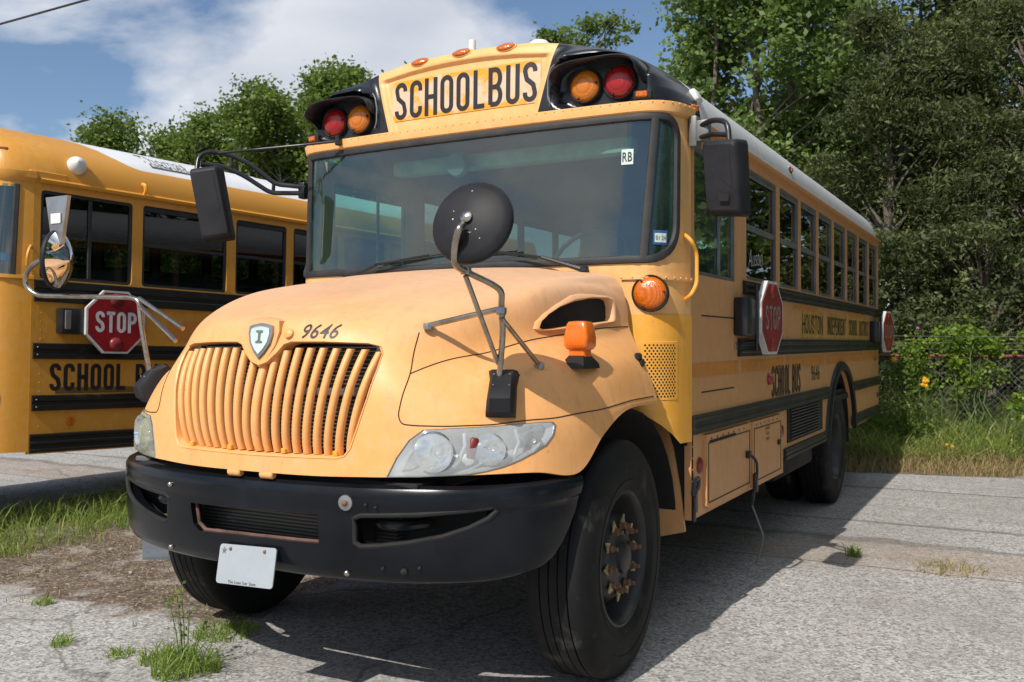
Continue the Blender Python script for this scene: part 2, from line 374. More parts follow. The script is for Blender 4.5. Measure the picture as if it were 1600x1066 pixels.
HOOD=[
[(0,-1.10,.965),(.3,-1.085,.965),(.52,-1.05,.97),(.71,-.995,.975),(.94,-.88,.985),(1.105,-.71,.985),(1.185,-.50,.965),(1.20,-.28,1.10),(1.20,-.02,1.185),(1.195,.36,1.19)],
[(0,-1.085,1.15),(.3,-1.07,1.15),(.52,-1.03,1.155),(.69,-.975,1.165),(.89,-.865,1.165),(1.055,-.70,1.165),(1.145,-.50,1.175),(1.18,-.27,1.20),(1.19,0,1.225),(1.19,.37,1.225)],
[(0,-1.06,1.32),(.3,-1.045,1.32),(.50,-1.005,1.32),(.65,-.95,1.31),(.82,-.825,1.31),(.955,-.68,1.33),(1.05,-.48,1.35),(1.105,-.25,1.37),(1.13,.02,1.385),(1.14,.36,1.37)],
[(0,-1.025,1.47),(.27,-1.01,1.47),(.46,-.96,1.465),(.61,-.885,1.45),(.75,-.75,1.43),(.83,-.60,1.45),(.90,-.40,1.485),(.94,-.18,1.515),(.98,.06,1.535),(1.03,.42,1.56)],
[(0,-.985,1.575),(.24,-.955,1.57),(.44,-.885,1.57),(.60,-.78,1.575),(.705,-.65,1.61),(.785,-.47,1.66),(.85,-.28,1.70),(.90,-.06,1.73),(.94,.16,1.75),(.985,.42,1.765)],
[(0,-.86,1.625),(.17,-.83,1.628),(.32,-.76,1.64),(.45,-.65,1.665),(.54,-.51,1.70),(.61,-.34,1.74),(.67,-.16,1.775),(.73,.03,1.80),(.77,.22,1.82),(.81,.42,1.835)],
[(0,-.74,1.655),(0,-.68,1.67),(0,-.60,1.688),(0,-.49,1.71),(0,-.36,1.74),(0,-.21,1.775),(0,-.05,1.81),(0,.10,1.835),(0,.26,1.855),(0,.42,1.87)],
]
def hood_points(nt,ns):
    P=np.array(HOOD,float);T,S=P.shape[:2]
    Q=np.zeros((T+2,S+2,3));Q[1:-1,1:-1]=P
    Q[0,1:-1]=2*P[0]-P[1]
    m=P[-2].copy();m[:,0]*=-1;Q[-1,1:-1]=m
    Q[:,0]=Q[:,2]*[-1,1,1]; Q[:,-1]=2*Q[:,-2]-Q[:,-3]
    def cr(A,u):
        n=A.shape[0]-3
        i=np.clip(np.floor(u).astype(int),0,n-1);f=(u-i)[:,None,None]
        a,b,c,d=A[i],A[i+1],A[i+2],A[i+3]
        return .5*((2*b)+(-a+c)*f+(2*a-5*b+4*c-d)*f*f+(-a+3*b-3*c+d)*f**3)
    R=cr(Q,np.linspace(0,T-1,nt))
    R=cr(R.transpose(1,0,2),np.linspace(0,S-1,ns)).transpose(1,0,2)
    R[:,0,0]=0;R[-1,:,0]=0
    return R
# ================================================================== main bus
W = 1.22
bus = thing('school_bus', 'faded orange-yellow conventional school bus with vertical-bar grille, black bumper and SCHOOL BUS header', 'school bus')
# plan curve of the front body (driver half), by arc length
PLP = [(0, .45), (.3, .451), (.6, .458), (.9, .473), (1.06, .49), (1.13, .53), (1.175, .595), (1.20, .675), (1.22, .80)]
def _pl():
    P = [Vector((-.3, .451, 0))]+[Vector((x, y, 0)) for x, y in PLP]+[Vector((1.23, .92, 0))]
    out = []
    for i in range(1, len(P)-2):
        for k in range(12):
            t = k/12; a, b, c, d = P[i-1:i+3]
            out.append(.5*((2*b)+(-a+c)*t+(2*a-5*b+4*c-d)*t*t+(-a+3*b-3*c+d)*t**3))
    out.append(P[-2]); L = [0]
    for i in range(1, len(out)): L.append(L[-1]+(out[i]-out[i-1]).length)
    return out, L
PLO, PLL = _pl(); SMAX = PLL[-1]
def plan(s):
    sg = -1 if s < 0 else 1; s = min(abs(s), SMAX)
    x = float(np.interp(s, PLL, [p.x for p in PLO])); y = float(np.interp(s, PLL, [p.y for p in PLO]))
    return sg*x, y
def plan_s(x): return float(np.interp(abs(x), [p.x for p in PLO], PLL))*(1 if x >= 0 else -1)
def rake(z): return .055*max(0, min(1, (z-1.87)/.8))
def fr(s, z, d=0.0):
    x, y = plan(s); x2, y2 = plan(s+.01 if s+.01 < SMAX else s); x1, y1 = plan(s-.01)
    t = Vector((x2-x1, y2-y1, 0)).normalized(); nrm = Vector((t.y, -t.x, 0))
    fade = 1-max(0, (abs(s)-1.1)/(SMAX-1.1)) if abs(s) > 1.1 else 1
    return Vector((x, y+rake(z)*fade, z))+nrm*d

# --- windshield surround: ring between outer rectangle and rounded opening
ZW0, ZW1 = 1.875, 2.635
SO = plan_s(1.198)
hole = rrect(-SO, SO, ZW0, ZW1, [.13, .13, .20, .20], 7)
def dense(L, step):
    out = []
    for i in range(len(L)):
        a, b = L[i], L[(i+1) % len(L)]; n = max(1, int(math.hypot(b[0]-a[0], b[1]-a[1])/step))
        out += [(a[0]+(b[0]-a[0])*k/n, a[1]+(b[1]-a[1])*k/n) for k in range(n)]
    return out
hd = dense(hole, .05)
def outward(p, z0, z1):      # nearest point of the surrounding rectangle, seen from the hole's middle
    cx, cz = 0, (ZW0+ZW1)/2; dx_, dz_ = p[0]-cx, p[1]-cz
    k = min((SMAX/abs(dx_)) if dx_ else 9e9, ((z1-cz)/dz_) if dz_ > 0 else (((z0-cz)/dz_) if dz_ < 0 else 9e9)); return (cx+dx_*k, cz+dz_*k)
mb = MB(); rows = []
for k in range(5):
    rows.append([fr(p[0]+(outward(p, 1.80, 2.665)[0]-p[0])*k/4, p[1]+(outward(p, 1.80, 2.665)[1]-p[1])*k/4) for p in hd])
mb.grid(rows, closed=True)
for s_ in (-1, 1):           # corner squares the radial ring leaves open
    for (za, zb) in ((1.80, 2.665),): pass
mb.build('windshield_surround', M['header'], bus)
# gasket
mb = MB(); n = len(hd); G = []
for w_, d_ in ((.0, .0), (.004, .012), (.020, .016), (.036, .012), (.042, -.004), (.042, -.03)):
    r_ = []
    for i in range(n):
        a, b = hd[(i-1) % n], hd[(i+1) % n]; tx, tz = b[0]-a[0], b[1]-a[1]; l_ = math.hypot(tx, tz) or 1
        nx, nz = -tz/l_, tx/l_                       # inward (loop is ccw)
        r_.append(fr(hd[i][0]+nx*w_, hd[i][1]+nz*w_, d_))
    G.append(r_)
mb.grid(G, closed=True); mb.build('windshield_gasket', M['rubber'], bus)
for s_ in (-1, 1):
    mb = MB(); sm = plan_s(1.075)*s_
    G = [[fr(sm+s_*(.045*t)+o, ZW0+.02+(ZW1-ZW0-.04)*t, d) for t in np.linspace(0, 1, 9)] for o, d in ((-.022, .0), (-.018, .012), (0, .016), (.018, .012), (.022, .0))]
    mb.grid(G); mb.build('windshield_mullion', M['rubber'], bus)
# glass: main pane and two wrapped corner panes
def pane(name, s0f, s1f, mat, ns):
    G = []
    for t in np.linspace(0, 1, 13):
        z = ZW0+.01+(ZW1-ZW0-.02)*t; a, b = s0f(t), s1f(t); G.append([fr(a+(b-a)*k/ns, z, -.004) for k in range(ns+1)])
    return MB().grid(G).build(name, mat, bus, 60)
sm0 = plan_s(1.075)
pane('windshield_pane', lambda t: -(sm0+.045*t), lambda t: sm0+.045*t, M['wglass'], 30)
for s_ in (-1, 1):
    def s1f(t, s_=s_): return s_*(SO-.012-.16*max(0, 1-t/.28)**2.2-.09*max(0, (t-.84)/.16)**2.2)
    pane('corner_pane', lambda t, s_=s_: s_*(sm0+.045*t), s1f, M['cglass'], 8)
# cowl below the windshield
mb = MB(); mb.grid([[fr(s, z) for s in np.linspace(-SMAX, SMAX, 61)] for z in (1.60, 1.70, 1.80)]); mb.build('cowl_panel', M['header'], bus)
mb = MB()
for s_ in (-1, 1):
    a, b = plan_s(.98), SMAX
    G = []
    for z in np.linspace(.97, 1.62, 14):
        lo = a+(b-a)*max(0, (1.17-z)/.20)**.8*.72
        G.append([fr(s_*(lo+(b-a*1.0-(lo-a))*k/10), z, .006) for k in range(11)])
    MB().grid(G).build('cowl_corner_panel', M['cowl'], bus)
# ribs with rivets at the cowl top edge and under the crown
mb = MB(); mb.grid([[fr(s, z, d) for s in np.linspace(-SMAX, SMAX, 61)] for z, d in ((2.63, .004), (2.64, .022), (2.672, .03), (2.69, .03), (2.695, .0))]); mb.build('header_ledge', M['header'], bus)
mb = MB(); mb.grid([[fr(s, z, d) for s in np.linspace(sm0*.9, SMAX, 12)] for z, d in ((1.815, 0), (1.818, .012), (1.795, .012), (1.79, 0))]); mb.build('cowl_flange', M['header'], bus)
rv = MB()
def rivet(p, nrm, r=.006, mbx=None):
    (mbx or rv).lathe([(r, 0), (r*.8, r*.5), (r*.3, r*.75), (0.0005, r*.8)], p, nrm, 6)
for i in range(56):
    s = -SMAX+2*SMAX*(i+.5)/56; p = fr(s, 2.682, .03); rivet(p, fr(s, 2.682, .04)-p, .0055)
for s in np.linspace(sm0*.85, SMAX-.02, 10): p = fr(s, 1.806, .012); rivet(p, fr(s, 1.806, .03)-p, .006)
tag(rv.build('rivet', M['header'], bus, 0), kind='stuff')

# --- crown (cap above the windshield)
RP = [(1.22, 2.645), (1.215, 2.71), (1.195, 2.775), (1.155, 2.84), (1.09, 2.905), (.99, 2.965), (.86, 3.015), (.70, 3.055), (.52, 3.09), (.35, 3.112), (.18, 3.125), (0, 3.13)]
_rz = [p[1] for p in RP]; _rx = [p[0] for p in RP]
def Wz(z): return float(np.interp(z, _rz, _rx))
_yc = ([2.64, 2.70, 2.97, 3.06, 3.09, 3.108, 3.12, 3.127, 3.13], [.497, .497, .502, .508, .525, .565, .64, .74, .86])
YB = .98
def capy(z): return float(np.interp(z, *_yc))
def cap(s, z, push=0):       # s in plan arc length at full width, scaled by roof width at z
    x, y = plan(s); k = Wz(z)/W; yc = capy(z)
    return Vector((x*k, yc+(y-.45)*(YB-yc)/(.80-.45)-push, z))
def capx(x, z, push=0): k = max(.02, Wz(z)/W); return cap(plan_s(min(1.22, abs(x)/k))*(1 if x >= 0 else -1), z, push)
def xb(z): return .485+.28*(z-2.70)
zs = [2.69, 2.72, 2.75, 2.78, 2.82, 2.86, 2.90, 2.94, 2.97, 2.99, 3.01, 3.03, 3.05, 3.07, 3.09, 3.105, 3.115, 3.123, 3.128, 3.13]
def sstep(a, b, x): t = max(0, min(1, (x-a)/(b-a))); return t*t*(3-2*t)
def crown_rec(x, z):         # shallow recess that holds the SCHOOL BUS sign
    top = 3.035-.10*(x/.52)**2*.35
    return .022*sstep(xb(z)-.015, xb(z)-.05, abs(x))*sstep(top+.012, top-.012, z)
zf = sorted(set(zs+list(np.linspace(2.70, 3.06, 37))))
zf2 = sorted(set(zs+list(np.linspace(2.70, 3.10, 81))))
MB().grid([[capx(x, z, -crown_rec(x, z)) for x in (xb(min(z, 3.12))*np.linspace(-1, 1, 91))] for z in zf2]).build('crown_panel', M['header'], bus, 50)
for s_ in (-1, 1):
    G = []
    for z in zf:
        k = Wz(z)/W; a = plan_s(min(1.219, xb(min(z, 3.12))/max(k, .1))); row = []
        for j in range(41):
            s = a+(SMAX-a)*j/40; p = cap(s, z)
            # lamp pocket: flat vertical floor, brow above it
            u = (p.x-.82)/.24; v = (p.z-2.815)/.125; rr = (abs(u)**3.2+abs(v)**3.2)**(1/3.2)
            inside = 1-sstep(.92, 1.10, rr)
            yfl = .575
            if p.x < 1.12: p.y = p.y*(1-inside)+max(p.y, yfl)*inside
            brow = sstep(xb(z)+.01, xb(z)+.10, p.x)*sstep(.98, 1.08, rr)*(1-sstep(1.12, 1.75, rr))*sstep(-.35, .5, v)*(1-sstep(1.02, 1.14, p.x))
            p.y -= .085*brow
            row.append(Vector((p.x*s_, p.y, p.z)))
        G.append(row)
    MB().grid(G).build('lamp_housing', M['black'], bus, 50)
# visor arches over the flashers
for s_ in (-1, 1):
    G = []
    for d_, e_ in ((.0, 0), (.10, .004), (.165, -.004), (.17, -.010), (.16, -.016), (.0, -.014)):
        row = []
        for k in range(25):
            a = R(-12+204*k/24); ux, uz = math.cos(a), math.sin(a)
            q = 1/(abs(ux)**3.2+abs(uz)**3.2)**(1/3.2)
            cut = 1-.75*sstep(.25, -.25, uz)
            row.append(Vector((s_*(.82+ux*q*(.245+e_)), .60-d_*cut-.0, 2.815+uz*q*(.128+e_)-d_*.10*uz)))
        G.append(row)
    MB().grid(G).build('flasher_visor', M['black'], bus, 50)
def round_lamp(x, y, z, r, mat, nm='flasher_lamp', nrm=(0, -1, 0)):
    o = MB().lathe([(.0005, .034), (r*.35, .033), (r*.7, .026), (r*.92, .014), (r, 0)], (x, y, z), nrm, 28).build(nm, mat, bus, 60)
    h = MB().lathe([(r*.98, .004), (r*1.05, .012), (r*1.10, .006), (r*1.10, -.03)], (x, y, z), nrm, 28).build('lamp_bezel', M['rubber'], o)
    n_ = Vector(nrm).normalized(); u = n_.orthogonal().normalized(); w = n_.cross(u)
    for a in (20, 140, 260): MB().lathe([(.006, .012), (.006, .026), (.0005, .028)], Vector((x, y, z))+(u*math.cos(R(a))+w*math.sin(R(a)))*r*.86, nrm, 6).build('lamp_screw', M['black'], o, 0)
    return o
for s_ in (-1, 1):
    round_lamp(.735*s_, .555, 2.812, .083, M['amberlamp']); round_lamp(.925*s_, .56, 2.812, .083, M['redlens'])
# wire clip rim beside pockets
for s_ in (-1, 1):
    pts = [Vector((s_*(.82-.262+a), .50-b, z)) for a, b, z in ((.03, .01, 2.93), (.006, .018, 2.90), (-.004, .018, 2.84), (-.004, .018, 2.76), (.012, .016, 2.725))]
    MB().tube(rounded(pts, .02), .004, 6).build('pocket_rim_trim', M['alu'], bus)
# sign
t = NT('header_sign_sheet'); _p = t.pos(); _s = t.n('SeparateXYZ'); t.l(_p, _s.inputs[0])
_e = t.math('ABSOLUTE', t.math('SUBTRACT', _s.outputs['Z'], 2.87)); _e = t.ramp(_e, [(.072, .30), (.100, 0)])
_w = t.math('ADD', t.noise(8, 6, .7, _p), t.math('MULTIPLY', _e, .5))
M['signy'] = t.out(t.mix(t.ramp(_w, [(.52, 0), (.64, 1)]), (.80, .33, .02), (.70, .48, .33)), .45)
MB().grid([[capx(x, z, -.018) for x in np.linspace(-.47, .49, 21)] for z in (2.755, 2.83, 2.91, 2.985)]).build('header_sign', M['signy'], bus)
to_sign = lambda cx, cz, off=-.0155: (lambda a, b: capx(cx+a, cz+b, off))
for ch, x0, x1 in (('S', -.452, -.368), ('C', -.346, -.262), ('H', -.243, -.158), ('O', -.137, -.052), ('O', -.030, .054), ('L', .080, .150), ('B', .175, .262), ('U', .284, .366), ('S', .386, .470)):
    stroke_mb(ch, x1-x0, .214, .0255, lambda a, b, x0=x0: capx(x0+a, 2.763+b, -.0155)).build('sign_letter', M['ink'], bus, 0)
# marker lamps
for x in (-.278, 0, .278):
    z = 3.078 if x else 3.088; p = capx(x, z, .002); g = MB()
    g.lathe([(.0005, .022), (.03, .019), (.045, .010), (.05, 0)], (0, 0, 0), (0, -1, .35), 20)
    g.v = [(p.x+v[0]*1.15, p.y+v[1], p.z+v[2]*.5+v[1]*0) for v in g.v]; o = g.build('marker_lamp', M['amber'], bus, 60)
    r2 = MB().lathe([(.052, .004), (.057, .0), (.058, -.012)], (0, 0, 0), (0, -1, .35), 20); r2.v = [(p.x+v[0]*1.15, p.y+v[1], p.z+v[2]*.52) for v in r2.v]; r2.build('lamp_bezel', M['header'], o)
def square_marker(p, rz, par=bus, s=1):
    rot = Matrix.Rotation(rz, 3, 'Z')
    o = MB().box(p, (.095*s, .03*s, .045*s), .006, rot).build('clearance_lamp', M['black'], par, 30)
    MB().box(Vector(p)+rot @ Vector((-.004*s, -.018*s, 0)), (.058*s, .018*s, .030*s), .005, rot).build('lamp_lens', M['amber'], o)
for s_ in (-1, 1): square_marker((1.06*s_, .535, 2.722), R(14*s_)); square_marker((1.215*s_, .84, 2.70), R(72*s_))
# --- roof
ROOFEND = 7.40
def roofpt(i, y, extra=0): x, z = RP[i]; return Vector((x, y, z+extra))
G = []
ys = [YB-.01, 1.05, 1.3]+list(np.linspace(1.6, ROOFEND, 26))
prof = RP+[(-x, z) for x, z in RP[-2::-1]]
for y in ys: G.append([Vector((x, y, z)) for x, z in prof])
for k in range(1, 7):        # rounded tail
    t = k/6*math.pi/2; y = ROOFEND+.20*math.sin(t); G.append([Vector((x*(1-.10*(1-math.cos(t))*(1 if z > 2.66 else 0)), y, 2.645+(z-2.645)*(.35+.65*math.cos(t)))) for x, z in prof])
MB().grid(G).build('roof_skin', M['roof'], bus, 40)
mb = MB()                    # worn yellow drip rails
for s_ in (-1, 1):
    mb.poly([[(s_*1.218, 2.63), (s_*1.25, 2.628), (s_*1.258, 2.645), (s_*1.252, 2.65), (s_*1.24, 2.642), (s_*1.218, 2.652)]], lambda a, b, d: Vector((a, .90+d, b)), 6.68)
mb.build('drip_rail', M['body'], bus)
tag(MB().box((1.19, 3.17, 2.755), (.05, .07, .05), .01).build('roof_side_marker', M['black'], bus), 'small amber side marker in a black housing')
MB().box((1.217, 3.17, 2.755), (.012, .045, .03), .004).build('roof_marker_lens', M['amber'], bus)
for x, y in ((1.165, 4.35), (1.165, 6.3)): MB().box((x, y, 2.80), (.012, .42, .035), .004, Matrix.Rotation(R(-32), 3, 'Y')).build('roof_vent_strip', M['framegrey'], bus)
for k in range(3): MB().box((1.165-.045*k, 1.28, 2.80+.042*k), (.008, .34, .012), .003, Matrix.Rotation(R(-32-8*k), 3, 'Y')).build('roof_louver', M['framegrey'], bus)
MB().box((1.175, 1.0, 2.80), (.06, .09, .075), .014, Matrix.Rotation(R(-25), 3, 'Y')).build('roof_corner_pod', M['white'], bus, 50)
MB().lathe([(.0005, .15), (.02, .15), (.022, .13), (.022, 0)], (-.10, .80, 3.10), (0, 0, 1), 14).build('roof_pipe', M['white'], bus, 50)
MB().lathe([(.0005, .10), (.045, .092), (.078, .06), (.085, .02), (.10, .015), (.10, 0)], (.31, .86, 3.105), (0, 0, 1), 24).build('roof_strobe', M['white'], bus, 50)

# --- side walls
WZ0, WZ1, WSASH = 1.865, 2.57, 2.205
posts = [1.885, 2.745]; wins = [(1.885, 2.705)]; y = 2.745
for k in range(7): wins.append((y+.025, y+.665)); y += .691
REAR = 7.62
def arch_loop(cy, cz, r, z0, n=22):
    a0 = math.asin((z0-cz)/r); return [(cy+r*math.cos(math.pi-a0-(math.pi-2*a0)*k/n), cz+r*math.sin(math.pi-a0-(math.pi-2*a0)*k/n)) for k in range(n+1)]
WB = 5.16
arch = arch_loop(WB, .56, .67, .64)
outline = [(.80, .56), (1.0, .56), (1.0, .56), (2.86, .56), (2.86, .66)]+arch+[(REAR, .66), (REAR, 2.64), (.80, 2.64)]
outline.insert(0, (.80, 2.64)); outline = [p for i, p in enumerate(outline) if i == 0 or p != outline[i-1]]
outline = outline[1:] if outline[0] == outline[-1] else outline
dwin = (.86, 1.66, 1.84, 2.52)
def side(s_):
    to3 = lambda a, b, d: Vector((s_*(W-d), a, b))
    holes = [rrect(a, b, WZ0+.01, WZ1, .025, 2) for a, b in wins]+[rrect(dwin[0], dwin[1], dwin[2], dwin[3], .03, 2)]
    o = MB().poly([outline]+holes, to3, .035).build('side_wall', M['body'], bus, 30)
    # windows
    for k, (a, b) in enumerate(wins+[(dwin[0], dwin[1])]):
        z0, z1 = (WZ0+.01, WZ1) if k < 8 else (dwin[2], dwin[3])
        fm = MB().poly([rrect(a, b, z0, z1, .025, 2), rrect(a+.022, b-.022, z0+.022, z1-.022, .02, 2)], lambda p, q, d: Vector((s_*(W-.012-d), p, q)), .02)
        if k < 8:
            fm.box((s_*(W-.018), (a+b)/2, WSASH), (.016, b-a-.04, .034), .003)
            fm.box((s_*(W-.018), (a+b)/2, z1-.035), (.014, b-a-.04, .022), .003)
        else: fm.box((s_*(W-.018), a+(b-a)*.62, (z0+z1)/2), (.016, .022, z1-z0-.04), .003)
        w_ = fm.build('window', M['framegrey'], bus, 30)
        if k < 8:
            for (p, q, dd) in ((z0+.02, WSASH-.015, .024), (WSASH+.015, z1-.02, .030)):
                MB().poly([[(a+.02, p), (b-.02, p), (b-.02, q), (a+.02, q)]], lambda m, n_, d: Vector((s_*(W-dd), m, n_))).build('pane', M['sglass'], w_, 0)
        else:
            for (p, q) in ((a+.02, a+(b-a)*.62-.01), (a+(b-a)*.62+.01, b-.02)):
                MB().poly([[(p, z0+.02), (q, z0+.02), (q, z1-.02), (p, z1-.02)]], lambda m, n_, d: Vector((s_*(W-.026), m, n_))).build('pane', M['cglass'], w_, 0)
    # rub rails: ribbed channel sections
    def railsec(z0, z1, y0, y1, nm='rub_rail', mat=M['rail'], ribs=2):
        pr = [(W, z0), (W+.018, z0+.004)]; h = z1-z0
        for k in range(ribs):
            c = z0+h*(k+.75)/(ribs+.5); pr += [(W+.018, c-h*.10), (W+.028, c-h*.04), (W+.028, c+h*.04), (W+.018, c+h*.10)]
        pr += [(W+.018, z1-.004), (W, z1)]
        return MB().poly([[(s_*a, b) for a, b in pr]], lambda a, b, d: Vector((a, y0+d, b)), y1-y0).build(nm, mat, bus, 0)
    railsec(1.775, 1.862, 1.80, REAR-.02); railsec(1.395, 1.505, 1.68, REAR-.02); railsec(.998, 1.100, .815, WB-.63); railsec(.998, 1.095, WB+.66, REAR-.02)
    railsec(.66, .77, WB+.62, REAR, 'skirt_rail'); railsec(.64, .725, 2.87, WB-.66, 'skirt_rail')
    # wheel arch flare
    G = []
    for dr, dd in ((0, 0), (.0, .035), (.05, .04), (.075, .02), (.08, 0)):
        r_ = .67+dr; a0 = math.asin(.08/r_); G.append([Vector((s_*(W+dd), WB+r_*math.cos(math.pi-a0-(math.pi-2*a0)*k/24), .56+r_*math.sin(math.pi-a0-(math.pi-2*a0)*k/24))) for k in range(25)])
    MB().grid(G).build('wheel_arch_flare', M['rail'], bus)
    # louvred panel
    lv = MB().box((s_*(W+.004), 3.62, .89), (.012, 1.28, .27), .004).build('louver_panel', M['dark'], bus, 0)
    for k in range(10): MB().box((s_*(W+.014), 3.56, .785+.023*k), (.018, 1.05, .010), .002, Matrix.Rotation(R(25*s_), 3, 'Y')).build('louver', M['rail'], lv, 0)
    # rivet lines
    g = MB()
    for y in np.arange(.84, REAR, .085):
        for z in (2.60, 1.35):
            if z == 1.35 or not (0): rivet(Vector((s_*W, y, z)), (s_, 0, 0), .005, g)
    for yy in (.825, 1.72, 2.88, 4.9-.4, WB+.9):
        for z in np.arange(.70, 1.33, .06):
            if not (WB-.8 < yy < WB+.8 and z < 1.3): rivet(Vector((s_*W, yy, z)), (s_, 0, 0), .005, g)
    tag(g.build('rivet', M['body'], bus, 0), kind='stuff')
    return o
side(1); side(-1)
# vertical sheet joints, embossed lines
for y, z0, z1 in ((1.735, 1.11, 1.385), (2.9, 1.11, 1.385), (4.4, 1.11, 1.39), (6.4, 1.11, 1.39), (1.735, 1.51, 2.62), (3.0, 1.515, 1.77), (5.2, 1.515, 1.77)):
    MB().box((W+.001, y, (z0+z1)/2), (.004, .012, z1-z0), .0015).build('panel_joint', M['body'], bus, 0)
for y0, y1, z in ((.98, 1.60, 1.215), (.98, 1.60, 1.625)): MB().box((W+.001, (y0+y1)/2, z), (.003, y1-y0, .007), 0).build('panel_crease', M['dark'], bus, 0)
# worn amber reflective stripes
M['stripe'] = simple('reflective_stripe', (.62, .22, .03), .4, 0, .25, 12, .03, 60, col2=(.50, .20, .05), dirt=((.55, .30, .10), 14, .55))
for y0, y1 in ((.82, 1.70), (1.76, 2.86), (2.92, 4.36), (4.42, 7.55)): MB().box((W+.0012, (y0+y1)/2, 1.335), (.002, y1-y0, .075), 0).build('reflective_stripe', M['stripe'], bus, 0)
for y0, y1 in ((3.2, 4.1), (5.6, 6.5)): MB().box((W+.0012, (y0+y1)/2, 1.745), (.002, y1-y0, .03), 0).build('reflective_stripe', M['stripe'], bus, 0)
M['cowlfade'] = simple('lettering_ground', (.60, .33, .07), .5, 0, .2, 8, .03, 60)
sideto = lambda cy, cz: (lambda a, b: Vector((W+.0035, cy+a, cz+b)))
for wd, y0, y1 in (('HOUSTON', 3.50, 4.30), ('INDEPENDENT', 4.52, 5.42), ('SCHOOL', 5.60, 6.10), ('DISTRICT', 6.22, 6.84)):
    MB().box((W+.001, (y0+y1)/2, 1.625), (.0018, y1-y0+.10, .22), 0).build('lettering_patch', M['cowlfade'], bus, 0)
    lettering(wd, y1-y0, .155, .021, sideto((y0+y1)/2, 1.625), 'side_lettering', M['ink'], bus)
lettering('SCHOOL', .56, .215, .027, sideto(2.80, 1.215), 'side_lettering', M['ink'], bus)
lettering('BUS', .28, .215, .027, sideto(3.29, 1.215), 'side_lettering', M['ink'], bus)
text_mb('9646', .33, .125, sideto(4.0, 1.235), -.005).build('side_number', M['ink'], bus, 0)
text_mb('9646', .20, .05, sideto(7.35, 1.30), -.005).build('side_number', M['ink'], bus, 0)
text_mb('Austin', .36, .11, lambda a, b: Vector((W-.020, 2.19+a, 2.03+b+a*.12)), -.012, .25).build('window_scrawl', M['whiteink'], bus, 0)
# side small lamps
o = MB().lathe([(.0005, .03), (.028, .027), (.036, .015), (.038, 0)], (W+.002, 2.44, 1.235), (1, 0, 0), 20).build('side_turn_lamp', M['redlens'], bus, 50)
for y, z, r_ in ((.935, .83, .045), (2.80, .86, .045), (7.5, .89, .03)):
    MB().lathe([(.0005, .012), (r_*.8, .010), (r_, 0)], (W+.002, y, z), (1, 0, 0), 20).build('side_reflector', M['dullred'], bus, 50)
# battery and fuel compartment doors
def door(y0, y1, z0, z1, nm, slant=0):
    o = MB().poly([[(y0, z0+slant), (y0+.04, z0), (y1-.02, z0), (y1, z0+.03), (y1, z1), (y0, z1)]], lambda a, b, d: Vector((W+.022-d, a, b)), .022).build(nm, M['body'], bus, 30)
    e = MB()
    for a, b in (((y0+.03, z0+.035), (y1-.03, z0+.035)), ((y1-.03, z0+.035), (y1-.03, z1-.045)), ((y1-.03, z1-.045), (y0+.03, z1-.045)), ((y0+.03, z1-.045), (y0+.03, z0+.035))):
        e.tube([(W+.0225, *a), (W+.0225, *b)], .0035, 4)
    e.build('door_gap', M['dark'], o, 0)
    h = MB()
    for y in np.arange(y0+.08, y1-.05, .11): rivet(Vector((W+.022, y, z1-.022)), (1, 0, 0), .007, h)
    tag(h.build('door_rivet', M['rust'], o, 0), kind='stuff'); return o
door(1.0, 1.90, .585, .985, 'battery_door', .02); d2 = door(1.95, 2.72, .575, .985, 'fuel_door')
MB().box((W+.030, 2.62, .80), (.018, .05, .035), .006).build('door_latch', M['black'], d2)
MB().box((W+.024, 1.30, .945), (.004, .50, .016), 0).build('door_slot', M['dark'], bus, 0)
text_mb('DIESEL', .13, .022, lambda a, b: Vector((W+.0235, 2.33+a, .92+b)), 0).build('fuel_lettering', M['ink'], bus, 0)
text_mb('FUEL', .09, .022, lambda a, b: Vector((W+.0235, 2.33+a, .885+b)), 0).build('fuel_lettering', M['ink'], bus, 0)
text_mb('ONLY', .10, .022, lambda a, b: Vector((W+.0235, 2.33+a, .85+b)), 0).build('fuel_lettering', M['ink'], bus, 0)
# block heater socket and its dangling cord, black strap handle
MB().box((W+.035, 1.80, .80), (.03, .05, .045), .008).build('heater_socket', M['black'], bus)
MB().tube(rounded([(W+.04, 1.80, .80), (W+.07, 1.86, .76), (W+.065, 1.89, .66), (W+.05, 1.87, .56), (W+.035, 1.88, .48)], .05, 5), .009, 7).build('heater_cord', M['black'], bus)
MB().box((W+.055, 1.885, .62), (.03, .035, .12), .01).build('cord_plug', M['black'], bus)
MB().tube(rounded([(W+.035, 1.88, .48), (W+.05, 1.95, .38), (W+.07, 2.03, .26), (W+.06, 1.96, .17), (W+.05, 1.92, .10)], .08, 6), .007, 6).build('heater_cord', M['framegrey'], bus)
h = MB(); h.tube(rounded([(W+.012, .80, .69), (W+.02, .80, .77), (W+.022, .86, .78), (W+.022, .86, .73), (W+.015, .82, .70)], .02, 4), .011, 6); h.box((W+.015, .825, .65), (.02, .045, .11), .008); h.box((W+.012, .815, .59), (.018, .03, .08), .008)
h.build('tow_strap_bracket', M['black'], bus)
MB().box((W+.004, 1.64, 1.46), (.008, .05, .035), .003).build('lock_plate', M['alu'], bus)
